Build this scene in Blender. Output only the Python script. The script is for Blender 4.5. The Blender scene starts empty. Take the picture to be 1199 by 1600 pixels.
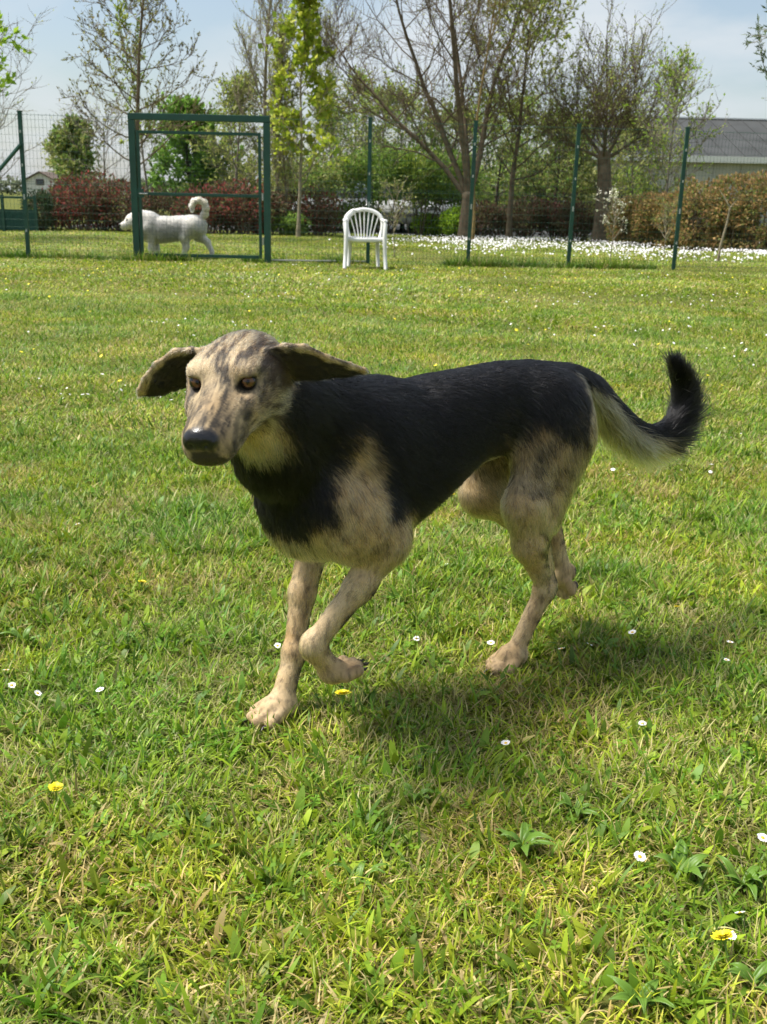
import bpy, bmesh, math, random, os
import numpy as np
from mathutils import Vector, Matrix

DEV = os.environ.get('DEV', '')
rng = np.random.default_rng(7)
random.seed(7)
R = math.radians
scene = bpy.context.scene
COL = scene.collection

# ------------------------------------------------------------------ camera
CAM_H = 0.90
PITCH, ROLL = R(16.48), R(1.3)
cam_data = bpy.data.cameras.new('camera')
cam = bpy.data.objects.new('camera', cam_data)
COL.objects.link(cam)
cam.matrix_world = Matrix.Translation((0, 0, CAM_H)) @ Matrix.Rotation(math.pi/2 - PITCH, 4, 'X') @ Matrix.Rotation(ROLL, 4, 'Z')
cam_data.sensor_fit = 'VERTICAL'
cam_data.sensor_height = 36.0
cam_data.lens = 36.0 * 1650 / 1600
cam_data.clip_start = 0.05
cam_data.clip_end = 3000
cam_data.dof.use_dof = True
cam_data.dof.focus_distance = 1.75
cam_data.dof.aperture_fstop = 14.0
scene.camera = cam

# ------------------------------------------------------------------ sky, sun, exposure
SUN_EL, SUN_AZ = R(60), R(-86)        # azimuth measured from +Y (view direction) towards +X
sun_dir = Vector((math.sin(SUN_AZ)*math.cos(SUN_EL), math.cos(SUN_AZ)*math.cos(SUN_EL), math.sin(SUN_EL)))
world = bpy.data.worlds.new('World')
scene.world = world
world.use_nodes = True
nt = world.node_tree
for n in list(nt.nodes):
    nt.nodes.remove(n)
def wn(t, **kw):
    n = nt.nodes.new(t)
    for k, v in kw.items():
        setattr(n, k, v)
    return n
sky = wn('ShaderNodeTexSky', sky_type='NISHITA', sun_disc=False)
sky.sun_elevation = SUN_EL
sky.sun_rotation = SUN_AZ
sky.altitude = 50
sky.air_density = 1.1
sky.dust_density = 1.6
sky.ozone_density = 1.3
tc = wn('ShaderNodeTexCoord')
mp = wn('ShaderNodeMapping'); mp.inputs['Scale'].default_value = (1.0, 1.0, 3.2); mp.inputs['Location'].default_value = (.3, 1.7, .25)
nz = wn('ShaderNodeTexNoise'); nz.inputs['Scale'].default_value = 2.3; nz.inputs['Detail'].default_value = 7; nz.inputs['Roughness'].default_value = .52
nz.inputs['Distortion'].default_value = .25
cr = wn('ShaderNodeValToRGB')
cr.color_ramp.elements[0].position = .44; cr.color_ramp.elements[0].color = (0.2, .2, .2, 1)
cr.color_ramp.elements[1].position = .58; cr.color_ramp.elements[1].color = (.97, .97, .97, 1)
mix = wn('ShaderNodeMixRGB'); mix.inputs[2].default_value = (5.1, 5.5, 5.85, 1)
bg = wn('ShaderNodeBackground'); bg.inputs['Strength'].default_value = 0.068
wo = wn('ShaderNodeOutputWorld')
nt.links.new(tc.outputs['Generated'], mp.inputs['Vector'])
nt.links.new(mp.outputs[0], nz.inputs['Vector'])
nt.links.new(nz.outputs['Fac'], cr.inputs[0])
nt.links.new(cr.outputs[0], mix.inputs[0])
nt.links.new(sky.outputs[0], mix.inputs[1])
nt.links.new(mix.outputs[0], bg.inputs['Color'])
nt.links.new(bg.outputs[0], wo.inputs['Surface'])

sun_data = bpy.data.lights.new('sun', 'SUN')
sun_data.energy = 3.3
sun_data.angle = R(17.0)               # thin cloud in front of the sun: soft-edged shadows
sun_data.color = (1.0, .955, .88)
sun = bpy.data.objects.new('sun', sun_data)
sun.rotation_euler = sun_dir.to_track_quat('Z', 'Y').to_euler()
sun.location = sun_dir * 30
COL.objects.link(sun)

scene.render.engine = 'CYCLES'
scene.view_settings.view_transform = 'Standard'
scene.view_settings.look = 'None'
scene.view_settings.exposure = 1.1
scene.view_settings.gamma = 1.0
scene.view_settings.use_curve_mapping = False
scene.cycles.use_denoising = True
scene.cycles.max_bounces = 8
scene.cycles.diffuse_bounces = 2
scene.cycles.use_adaptive_sampling = True
scene.cycles.adaptive_threshold = .018
scene.cycles.glossy_bounces = 3
scene.cycles.transmission_bounces = 4
scene.cycles.transparent_max_bounces = 12
scene.cycles.caustics_reflective = False
scene.cycles.caustics_refractive = False
scene.render.hair_type = 'STRIP'
# ------------------------------------------------------------------ helpers
def link(o, parent=None):
    COL.objects.link(o)
    if parent is not None:
        o.parent = parent
    return o

def mesh_from(name, verts, faces, mat=None, parent=None, smooth=True):
    """one mesh object from numpy arrays; faces (n,3) or (n,4) array or a list"""
    me = bpy.data.meshes.new(name)
    v = np.asarray(verts, dtype=np.float32)
    if isinstance(faces, np.ndarray):
        n, k = faces.shape
        me.vertices.add(len(v)); me.vertices.foreach_set('co', v.ravel())
        me.loops.add(n*k); me.loops.foreach_set('vertex_index', faces.astype(np.int32).ravel())
        me.polygons.add(n)
        me.polygons.foreach_set('loop_start', np.arange(0, n*k, k, dtype=np.int32))
        me.update(calc_edges=True)
    else:
        me.from_pydata(v.tolist(), [], faces)
        me.update()
    if smooth:
        me.polygons.foreach_set('use_smooth', np.ones(len(me.polygons), dtype=bool))
    if mat is not None:
        me.materials.append(mat)
    o = bpy.data.objects.new(name, me)
    return link(o, parent)

def empty(name, loc=(0, 0, 0), rz=0.0):
    o = bpy.data.objects.new(name, None)
    o.empty_display_size = .2
    o.location = loc
    o.rotation_euler = (0, 0, rz)
    return link(o)

def tag(o, label=None, cat=None, group=None, kind=None):
    if label: o['label'] = label
    if cat: o['category'] = cat
    if group: o['group'] = group
    if kind: o['kind'] = kind
    return o

def copy_tree(o, parent=None):
    c = o.copy(); COL.objects.link(c); c.parent = parent
    for ch in list(o.children):
        copy_tree(ch, c)
    return c

class MB:
    """collects boxes, tubes and sheets into one mesh"""
    def __init__(s): s.v = []; s.f = []
    def add(s, vs, fs):
        n = len(s.v); s.v += [tuple(p) for p in vs]; s.f += [tuple(i+n for i in f) for f in fs]
    def box(s, a, b, bev=0.0):
        x0, y0, z0 = a; x1, y1, z1 = b
        if bev <= 0:
            s.add([(x0,y0,z0),(x1,y0,z0),(x1,y1,z0),(x0,y1,z0),(x0,y0,z1),(x1,y0,z1),(x1,y1,z1),(x0,y1,z1)],
                  [(0,3,2,1),(4,5,6,7),(0,1,5,4),(1,2,6,5),(2,3,7,6),(3,0,4,7)])
        else:
            bm = bmesh.new(); bmesh.ops.create_cube(bm, size=1)
            for v in bm.verts:
                v.co = ((x0+x1)/2+v.co.x*(x1-x0), (y0+y1)/2+v.co.y*(y1-y0), (z0+z1)/2+v.co.z*(z1-z0))
            bmesh.ops.bevel(bm, geom=list(bm.edges), offset=bev, segments=2, affect='EDGES', profile=.5)
            bm.verts.index_update()
            s.add([v.co[:] for v in bm.verts], [[v.index for v in f.verts] for f in bm.faces]); bm.free()
    def tube(s, pts, rad, n=8, cap=True, flat=None):
        pts = [Vector(p) for p in pts]
        if not hasattr(rad, '__len__'): rad = [rad]*len(pts)
        rings = []
        ref = Vector((0, 0, 1))
        for i, p in enumerate(pts):
            t = (pts[min(i+1, len(pts)-1)] - pts[max(i-1, 0)]).normalized()
            if abs(t.dot(ref)) > .95: ref = Vector((1, 0, 0)) if abs(t.x) < .9 else Vector((0, 1, 0))
            a = t.cross(ref).normalized(); b = t.cross(a).normalized()
            r = rad[i]
            fb = flat if flat else 1.0
            rings.append([p + (a*math.cos(2*math.pi*k/n) + b*fb*math.sin(2*math.pi*k/n))*r for k in range(n)])
        base = len(s.v)
        vs = [q for r_ in rings for q in r_]
        fs = []
        for i in range(len(pts)-1):
            for k in range(n):
                k2 = (k+1) % n
                fs.append((i*n+k, i*n+k2, (i+1)*n+k2, (i+1)*n+k))
        if cap:
            fs.append(tuple(range(n))); fs.append(tuple(reversed(range((len(pts)-1)*n, len(pts)*n))))
        s.add(vs, fs)
    def build(s, name, mat, parent=None, smooth=False):
        return mesh_from(name, s.v, s.f, mat, parent, smooth)

# ---- numpy value noise
_perm = np.random.default_rng(3).random((64, 64, 64)).astype(np.float32)
def vnoise(p, scale=1.0):
    q = np.asarray(p, dtype=np.float64)*scale + 1000.0
    i = np.floor(q).astype(np.int64); f = q - i; f = f*f*(3-2*f)
    i0 = i % 64; i1 = (i+1) % 64
    def g(a, b, c): return _perm[a[..., 0], b[..., 1], c[..., 2]]
    x0 = g(i0,i0,i0)*(1-f[...,0]) + g(i1,i0,i0)*f[...,0]
    x1 = g(i0,i1,i0)*(1-f[...,0]) + g(i1,i1,i0)*f[...,0]
    x2 = g(i0,i0,i1)*(1-f[...,0]) + g(i1,i0,i1)*f[...,0]
    x3 = g(i0,i1,i1)*(1-f[...,0]) + g(i1,i1,i1)*f[...,0]
    y0 = x0*(1-f[...,1]) + x1*f[...,1]; y1 = x2*(1-f[...,1]) + x3*f[...,1]
    return y0*(1-f[...,2]) + y1*f[...,2]
def fbm(p, scale=1.0, oct=4, gain=.5):
    a = 1.0; t = 0; s = 0
    for k in range(oct):
        t = t + a*vnoise(p, scale*2.03**k); s += a; a *= gain
    return t/s
def sstep(a, b, x):
    t = np.clip((x-a)/(b-a+1e-12), 0, 1); return t*t*(3-2*t)

# ---- materials
def mat_new(name):
    m = bpy.data.materials.new(name); m.use_nodes = True
    t = m.node_tree; b = t.nodes['Principled BSDF']
    return m, t, b
def simple_mat(name, col, rough=.6, metal=0.0, noise=0.0, nscale=8.0, bump=0.0, spec=.5, coat=0.0, bscale=60):
    m, t, b = mat_new(name)
    b.inputs['Roughness'].default_value = rough; b.inputs['Metallic'].default_value = metal
    b.inputs['Specular IOR Level'].default_value = spec
    b.inputs['Coat Weight'].default_value = coat
    if noise > 0:
        tcn = t.nodes.new('ShaderNodeTexCoord')
        n = t.nodes.new('ShaderNodeTexNoise'); n.inputs['Scale'].default_value = nscale; n.inputs['Detail'].default_value = 5
        r = t.nodes.new('ShaderNodeValToRGB')
        r.color_ramp.elements[0].position = .3; r.color_ramp.elements[1].position = .7
        r.color_ramp.elements[0].color = tuple(c*(1-noise) for c in col)+(1,)
        r.color_ramp.elements[1].color = tuple(min(1, c*(1+noise)) for c in col)+(1,)
        t.links.new(tcn.outputs['Object'], n.inputs['Vector']); t.links.new(n.outputs['Fac'], r.inputs[0]); t.links.new(r.outputs[0], b.inputs['Base Color'])
    else:
        b.inputs['Base Color'].default_value = (*col, 1)
    if bump > 0:
        tcn = t.nodes.new('ShaderNodeTexCoord')
        n2 = t.nodes.new('ShaderNodeTexNoise'); n2.inputs['Scale'].default_value = bscale; n2.inputs['Detail'].default_value = 4
        bp = t.nodes.new('ShaderNodeBump'); bp.inputs['Strength'].default_value = bump; bp.inputs['Distance'].default_value = .01
        t.links.new(tcn.outputs['Object'], n2.inputs['Vector']); t.links.new(n2.outputs['Fac'], bp.inputs['Height']); t.links.new(bp.outputs[0], b.inputs['Normal'])
    return m
def attr_node(t, name):
    a = t.nodes.new('ShaderNodeAttribute'); a.attribute_name = name
    return a
def set_color(me, cols, name='col', domain='POINT'):
    at = me.attributes.new(name, 'FLOAT_COLOR', domain)
    c = np.ones((len(cols), 4), dtype=np.float32); c[:, :3] = cols
    at.data.foreach_set('color', c.ravel())
def unit(v):
    v = np.asarray(v, float); return v/(np.linalg.norm(v)+1e-12)
# ------------------------------------------------------------------ pixel helper for laying things out at their real distance
_CR = np.array(cam.matrix_world.to_3x3())
_CO = np.array([0, 0, CAM_H])
def ray(px, py): return _CR@np.array([(px-599.5)/1650., (800-py)/1650., -1.0])
def ground_at(px, py, z=0.0):
    r = ray(px, py); return _CO + r*((z-CAM_H)/r[2])
def at(px, py, Y):
    r = ray(px, py); return _CO + r*(Y/r[1])

# ------------------------------------------------------------------ ground
def ground_material():
    m, t, b = mat_new('lawn_soil')
    b.inputs['Roughness'].default_value = .95; b.inputs['Specular IOR Level'].default_value = .1
    tcn = t.nodes.new('ShaderNodeTexCoord')
    n1 = t.nodes.new('ShaderNodeTexNoise'); n1.inputs['Scale'].default_value = .55; n1.inputs['Detail'].default_value = 6
    n2 = t.nodes.new('ShaderNodeTexNoise'); n2.inputs['Scale'].default_value = 14; n2.inputs['Detail'].default_value = 8; n2.inputs['Roughness'].default_value = .7
    r1 = t.nodes.new('ShaderNodeValToRGB'); e = r1.color_ramp.elements
    e[0].position = .32; e[0].color = (.085, .115, .018, 1); e[1].position = .7; e[1].color = (.18, .175, .045, 1)
    r2 = t.nodes.new('ShaderNodeValToRGB'); e = r2.color_ramp.elements
    e[0].position = .3; e[0].color = (.55, .55, .55, 1); e[1].position = .7; e[1].color = (1.15, 1.15, 1.15, 1)
    mx = t.nodes.new('ShaderNodeMixRGB'); mx.blend_type = 'MULTIPLY'; mx.inputs[0].default_value = 1
    t.links.new(tcn.outputs['Object'], n1.inputs['Vector']); t.links.new(tcn.outputs['Object'], n2.inputs['Vector'])
    t.links.new(n1.outputs['Fac'], r1.inputs[0]); t.links.new(n2.outputs['Fac'], r2.inputs[0])
    t.links.new(r1.outputs[0], mx.inputs[1]); t.links.new(r2.outputs[0], mx.inputs[2]); t.links.new(mx.outputs[0], b.inputs['Base Color'])
    bp = t.nodes.new('ShaderNodeBump'); bp.inputs['Strength'].default_value = .6; bp.inputs['Distance'].default_value = .03
    t.links.new(n2.outputs['Fac'], bp.inputs['Height']); t.links.new(bp.outputs[0], b.inputs['Normal'])
    return m
g = mesh_from('ground', [(-900, -60, 0), (900, -60, 0), (900, 1500, 0), (-900, 1500, 0)], [(0, 1, 2, 3)], ground_material())
tag(g, 'green lawn reaching back past the fence to the trees', 'lawn', kind='structure')
asph = simple_mat('car_park_asphalt', (.055, .055, .055), .9, noise=.3, nscale=3)
g2 = mesh_from('car_park', [(-9, 29.6, .006), (9, 29.6, .006), (9, 44, .006), (-9, 44, .006)], [(0, 1, 2, 3)], asph)
tag(g2, 'grey asphalt car park behind the shrubs', 'car park', kind='structure')

# ------------------------------------------------------------------ buildings
wall_white = simple_mat('white_render', (.62, .61, .58), .85, noise=.08, nscale=1.5, bump=.2)
roof_brown = simple_mat('brown_roof', (.12, .085, .065), .9, noise=.25, nscale=4)
glass_dark = simple_mat('window_glass', (.02, .025, .03), .08, spec=.6)
metal_grey = simple_mat('roof_sheet', (.048, .051, .051), .95, noise=.25, nscale=.8)
fascia_white = simple_mat('white_fascia', (.7, .7, .68), .6, noise=.06)
clad_grey = simple_mat('grey_cladding', (.42, .41, .38), .7, noise=.12, nscale=1.2)

def warehouse():
    root = empty('warehouse', (22, 58, 0))
    tag(root, 'long low warehouse with dark ribbed roof beyond the brown hedge', 'building')
    x0, x1 = -11.5, 26
    m = MB(); m.box((x0, 0, 0), (x1, 14, 3.1)); m.build('wall', clad_grey, root)
    for i in range(26):                     # cladding ribs
        x = x0+.7+i*1.42
        m = MB(); m.box((x-.05, -.06, .0), (x+.05, -.004, 3.1)); m.build('cladding_rib', clad_grey, root)
    m = MB(); m.box((x0-.3, -.55, 3.1), (x1+.3, -.30, 3.42)); m.build('fascia', fascia_white, root)
    m = MB(); m.add([(x0-.3, -.5, 3.42), (x1+.3, -.5, 3.42), (x1+.3, 7, 5.75), (x0-.3, 7, 5.75), (x0-.3, 14.5, 3.42), (x1+.3, 14.5, 3.42),
                     (x0-.3, -.5, 3.30), (x1+.3, -.5, 3.30), (x1+.3, 14.5, 3.30), (x0-.3, 14.5, 3.30)],
                    [(0, 1, 2, 3), (3, 2, 5, 4), (7, 6, 9, 8), (6, 7, 1, 0), (8, 9, 4, 5), (6, 0, 3, 4, 9), (1, 7, 8, 5, 2)])
    rf = m.build('roof', metal_grey, root)
    sl = (5.75-3.42)/7.5
    for i in range(40):
        x = x0+.2+i*.94
        m = MB(); m.add([(x, -.5, 3.43), (x+.05, -.5, 3.43), (x+.05, 7, 5.76), (x, 7, 5.76), (x, -.5, 3.455), (x+.05, -.5, 3.455), (x+.05, 7, 5.785), (x, 7, 5.785)],
                        [(0, 3, 2, 1), (4, 5, 6, 7), (0, 1, 5, 4), (1, 2, 6, 5), (2, 3, 7, 6), (3, 0, 4, 7)])
        m.build('roof_rib', metal_grey, rf)
    m = MB(); m.box((x0-.3, 6.85, 5.76), (x1+.3, 7.15, 5.84)); m.build('ridge_cap', fascia_white, rf)
    for x in (-.9, 8):
        m = MB(); m.box((x, 2.0, 4.25), (x+.8, 2.8, 4.75)); m.build('roof_vent', simple_mat('vent_dark', (.03, .03, .03), .6), rf)
warehouse()

def house():
    c = at(66, 330, 150); root = empty('house', (c[0], 150, 0))
    tag(root, 'small white gabled house far off behind the left fence post', 'house')
    m = MB(); m.box((-1.9, 0, 0), (1.9, 8, 2.4)); m.add([(-1.9, 0, 2.4), (1.9, 0, 2.4), (0, 0, 3.35), (-1.9, 8, 2.4), (1.9, 8, 2.4), (0, 8, 3.35)], [(0, 1, 2), (4, 3, 5)])
    m.build('wall', wall_white, root)
    m = MB()
    for sd in (-1, 1):
        m.add([(sd*2.35, -.4, 2.20), (0, -.4, 3.40), (0, 8.4, 3.40), (sd*2.35, 8.4, 2.20), (sd*2.35, -.4, 2.36), (0, -.4, 3.56), (0, 8.4, 3.56), (sd*2.35, 8.4, 2.36)],
              [(0, 1, 2, 3), (4, 7, 6, 5), (0, 4, 5, 1), (3, 2, 6, 7), (0, 3, 7, 4)])
    m.build('roof', roof_brown, root)
    m = MB(); m.box((-.55, -.08, 1.75), (.55, -.01, 2.55)); w = m.build('window', roof_brown, root)
    m = MB(); m.box((-.45, -.12, 1.82), (.45, -.085, 2.48)); m.build('pane', glass_dark, w)
    m = MB(); m.box((.6, -.9, 0), (2.6, -.01, 1.25)); m.build('porch', wall_white, root)
house()
# ------------------------------------------------------------------ vegetation
def leaf_material(name, trans=.5, rough=.55):
    m = bpy.data.materials.new(name); m.use_nodes = True; t = m.node_tree
    b = t.nodes['Principled BSDF']; o = t.nodes['Material Output']
    a = attr_node(t, 'col'); b.inputs['Roughness'].default_value = rough; b.inputs['Specular IOR Level'].default_value = .35
    tr = t.nodes.new('ShaderNodeBsdfTranslucent'); mx = t.nodes.new('ShaderNodeMixShader'); mx.inputs[0].default_value = trans
    t.links.new(a.outputs['Color'], b.inputs['Base Color']); t.links.new(a.outputs['Color'], tr.inputs['Color'])
    t.links.new(b.outputs[0], mx.inputs[1]); t.links.new(tr.outputs[0], mx.inputs[2]); t.links.new(mx.outputs[0], o.inputs['Surface'])
    return m
LEAF = leaf_material('foliage')
def bark(name, col):
    return simple_mat(name, col, .95, noise=.35, nscale=9, bump=.6, bscale=25, spec=.1)
BARK_BROWN = bark('bark_brown', (.15, .115, .08))
BARK_GREY = bark('bark_grey', (.21, .185, .145))
BARK_PALE = bark('bark_pale', (.27, .23, .16))
BARK_DARK = bark('bark_dark', (.09, .072, .056))

class Tubes:
    """many tapered tubes in one mesh"""
    def __init__(s): s.V = []; s.F = []; s.n = 0
    def add(s, pts, rad, sides):
        pts = np.asarray(pts, float); k = len(pts)
        t = np.gradient(pts, axis=0); t /= np.linalg.norm(t, axis=1)[:, None]+1e-9
        ref = np.array([0.3, .9, .2]) if abs(t[0][2]) > .8 else np.array([0, 0, 1.0])
        a = np.cross(t, ref); a /= np.linalg.norm(a, axis=1)[:, None]+1e-9
        b = np.cross(t, a)
        th = 2*math.pi*np.arange(sides)/sides
        ring = pts[:, None, :] + (a[:, None, :]*np.cos(th)[None, :, None]+b[:, None, :]*np.sin(th)[None, :, None])*np.asarray(rad)[:, None, None]
        s.V.append(ring.reshape(-1, 3))
        i = np.arange(k-1)[:, None]*sides; j = np.arange(sides)[None]; j2 = (j+1) % sides
        f = np.stack([i+j, i+j2, i+sides+j2, i+sides+j], -1).reshape(-1, 4)+s.n
        s.F.append(f); s.n += k*sides
    def build(s, name, mat, parent):
        return mesh_from(name, np.concatenate(s.V), np.concatenate(s.F), mat, parent)

def leaf_quads(C, D, size, r, aspect=.55, droop=0.0):
    """folded leaf blades at points C pointing along D"""
    n = len(C)
    D = D + r.normal(0, .55, (n, 3)); D[:, 2] -= droop
    D /= np.linalg.norm(D, axis=1)[:, None]+1e-9
    up = r.normal(0, 1, (n, 3)); up[:, 2] += .8
    sd = np.cross(D, up); sd /= np.linalg.norm(sd, axis=1)[:, None]+1e-9
    nn = np.cross(sd, D)
    L = (size*(.6+.8*r.random(n)))[:, None]
    p0 = C; p2 = C+D*L; m = C+D*L*.45
    p1 = m+sd*L*aspect*.5-nn*L*.08; p3 = m-sd*L*aspect*.5-nn*L*.08
    V = np.stack([p0, p1, p2, p3], 1).reshape(-1, 3)
    F = np.arange(4*n).reshape(-1, 4)
    return V, F
def leaf_object(name, C, D, size, cols, parent, r, aspect=.55, droop=0.0):
    V, F = leaf_quads(C, D, size, r, aspect, droop)
    o = mesh_from(name, V, F, LEAF, parent, smooth=False)
    n = len(C)
    base = np.array(cols)
    base = base*2.2
    pick = base[r.integers(0, len(base), n)]*(.7+.6*r.random(n))[:, None]
    # clumps that differ a little in tone
    pick = pick*(.75+.5*fbm(C, 1.3, 2))[:, None]
    set_color(o.data, np.repeat(pick, 4, 0))
    return o

def tree(name, label, base, height, trunk_r, bark_mat, leaf_cols, seed, lean=(0, 0), limbs=16, first=.3, ang=50, limb_len=.45, subs=7, twigs=6,
         up=.25, wander=.12, leaf_n=3, leaf_size=.10, shape='cone', twig_len=.55, group='trees behind the fence', cat='tree', fork=None, twig_r=.006, aspect=.55, droop=0.0, sag=0.0):
    r = np.random.default_rng(seed)
    if not fork: trunk_r *= .68
    if shape == 'round' and not fork: limb_len *= 1.28; up *= .55
    root = empty(name, tuple(base)); tag(root, label, cat, group)
    T = Tubes(); LC = []; LD = []
    def walk(p, d, L, n, w, tro):
        pts = [np.array(p, float)]; d = unit(d)
        for i in range(n):
            d = unit(d + r.normal(0, w, 3) + np.array([0, 0, tro]))
            pts.append(pts[-1]+d*L/n)
        return np.array(pts), d
    def interp(pts, t):
        k = (len(pts)-1)*t; i = min(int(k), len(pts)-2); f = k-i
        return pts[i]*(1-f)+pts[i+1]*f, unit(pts[i+1]-pts[i])
    stems = [(np.zeros(3), np.array([lean[0], lean[1], 1.0]), height, trunk_r)]
    if fork:
        fh, dirs = fork
        base_pts, d = walk((0, 0, 0), (lean[0]*.3, lean[1]*.3, 1), fh, 5, .03, .03)
        T.add(base_pts, np.linspace(trunk_r*1.25, trunk_r*.85, len(base_pts)), 10)
        T.add(base_pts[-1]+np.array([[0, 0, -.06], [0, 0, .04], [.01, 0, .12], [.01, .01, .18]])*(trunk_r/.17), trunk_r*np.array([.87, .95, .75, .15]), 10)
        stems = [(base_pts[-1]-np.array([0, 0, .05]), np.array(dv, float), (height-fh)*hl_, trunk_r*.46*hl_**.5) for dv, hl_ in dirs]
    for (sp, sd, sl, sr) in stems:
        pts, d = walk(sp, sd, sl, 12, wander*.35, .02)
        rad = sr*(1-np.linspace(0, 1, len(pts))**1.1*.94); rad[0] *= 1.0 if fork else 1.25
        T.add(pts, rad, 9)
        for i in range(limbs):
            t = first+(1-first)*((i+r.random()*.8)/limbs)
            p, td = interp(pts, min(t, .985))
            az = i*2.399+r.random()*.9
            a = R(ang*(1.15-.45*t))+r.normal(0, .12)
            hd_ = np.array([math.cos(az), math.sin(az), 0])
            dv = unit(td*math.cos(a)+hd_*math.sin(a))
            rel = {'cone': (1-.75*(t-first)/(1-first+1e-6)), 'round': math.sin(math.pi*min(1, .22+.75*(t-first)/(1-first+1e-6)))+.15, 'vase': .55+.5*(t-first), 'col': .8}[shape]
            L = height*limb_len*rel*(.75+.5*r.random())
            bp, bd = walk(p, dv, L, 6, wander, up*.35)
            br = sr*(1-t*.85)*.42
            br = max(br, .012)
            T.add(bp, br*(1-np.linspace(0, 1, 7)*.8), 5)
            for j in range(subs):
                t2 = .22+.78*(j+r.random())/subs
                p2, d2 = interp(bp, min(t2, .98))
                sv = unit(d2*.75+r.normal(0, .55, 3)+np.array([0, 0, up]))
                L2 = L*.42*(1.15-.5*t2)*(.7+.6*r.random())
                sp2, sd2 = walk(p2, sv, L2, 4, wander*1.2, up*.3-sag)
                T.add(sp2, max(br*.34, twig_r*1.3)*(1-np.linspace(0, 1, 5)*.65), 4)
                for k in range(twigs):
                    t3 = .15+.85*(k+r.random())/twigs
                    p3, d3 = interp(sp2, min(t3, .99))
                    tv = unit(d3*.8+r.normal(0, .5, 3)+np.array([0, 0, up*.8]))
                    L3 = twig_len*(.5+.8*r.random())*(.6+.4*rel)
                    tp_, td3 = walk(p3, tv, L3, 3, wander, up*.25-sag)
                    T.add(tp_, twig_r*np.array([1, .8, .6, .35]), 3)
                    if leaf_n:
                        m = r.poisson(leaf_n)
                        if m:
                            tt = r.random(m)**.7
                            q = tp_[0]+(tp_[-1]-tp_[0])*tt[:, None]
                            LC.append(q); LD.append(np.tile(td3, (m, 1)))
    T.build('trunk', bark_mat, root)
    if LC:
        leaf_object('crown', np.concatenate(LC), np.concatenate(LD), leaf_size, leaf_cols, root, r, aspect, droop)
    return root

def shrub(name, label, base, size, cols, seed, n=3500, leaf=.07, stems=10, group=None, cat='shrub', bark_mat=None, flat=0.0, lump=.35, aspect=.6, zlift=0.0):
    """leafy mass: stems plus leaves spread through an uneven volume"""
    r = np.random.default_rng(seed)
    root = empty(name, tuple(base)); tag(root, label, cat, group)
    sx, sy, sz = size
    T = Tubes()
    for i in range(stems):
        a = r.random()*6.283; q = r.random()**.5
        e = np.array([math.cos(a)*sx*.42*q, math.sin(a)*sy*.42*q, sz*(.55+.35*r.random())])
        b = e*np.array([.35, .35, 0])
        mid = (b+e)/2+r.normal(0, .04*sz, 3)
        T.add(np.array([b-np.array([0, 0, .02]), mid, e]), [.018*sz**.5, .012*sz**.5, .004], 5)
        for j in range(5):
            s0 = b+(e-b)*(.3+.6*r.random()); e2 = s0+r.normal(0, .16, 3)*np.array(size)+np.array([0, 0, .12*sz])
            T.add(np.array([s0, (s0+e2)/2+r.normal(0, .02, 3), e2]), [.007, .005, .003], 3)
    T.build('stem', bark_mat or BARK_BROWN, root)
    u = r.normal(0, 1, (n*3, 3)); u /= np.linalg.norm(u, axis=1)[:, None]
    rad = r.random(n*3)**.42
    off = np.array([seed*1.7, seed*.3, seed*.9])
    rad = rad*(1-lump+2*lump*fbm(u+off, 1.9, 3))
    if flat > 0:                                       # squared-off clipped outline
        mxn = np.abs(u).max(1); u = u*(1-flat)+u/mxn[:, None]*flat
    P = u*rad[:, None]*np.array([sx/2, sy/2, sz/2]) + np.array([0, 0, sz*.5])
    dn = fbm(P+off, 3.2/max(sz, .5)*1.4, 3)
    P[:, 2] += zlift
    keep = (dn > .40+.08*r.random(n*3)) & (P[:, 2] > .03)
    P = P[keep][:n]; u = u[keep][:n]
    leaf_object('crown', P, u+np.array([0, 0, .3]), leaf, cols, root, r, aspect)
    return root

G_YEL = [(.16, .20, .035), (.20, .22, .05), (.12, .17, .03)]
G_MID = [(.095, .15, .03), (.125, .175, .035), (.08, .13, .025)]
G_OLV = [(.135, .145, .042), (.17, .17, .06), (.11, .125, .037)]
G_BRI = [(.16, .25, .02), (.20, .28, .03), (.13, .21, .02)]
G_PALE = [(.22, .24, .09), (.17, .20, .06), (.19, .19, .09)]
RED = [(.12, .03, .025), (.075, .03, .022), (.075, .05, .025), (.16, .04, .035), (.045, .05, .02), (.06, .06, .025)]
REDB = [(.07, .035, .025), (.055, .03, .02), (.07, .055, .03), (.045, .05, .02), (.08, .07, .035)]
BEECH = [(.20, .125, .055), (.16, .12, .045), (.12, .12, .035), (.09, .11, .03), (.22, .15, .07)]
OLIVE = [(.06, .08, .04), (.09, .11, .07), (.045, .065, .03)]

def base_at(px, Y):
    p = at(px, 372, Y); return (p[0], Y, 0.0)
def top_h(py, Y, px=600): return at(px, py, Y)[2]

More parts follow.
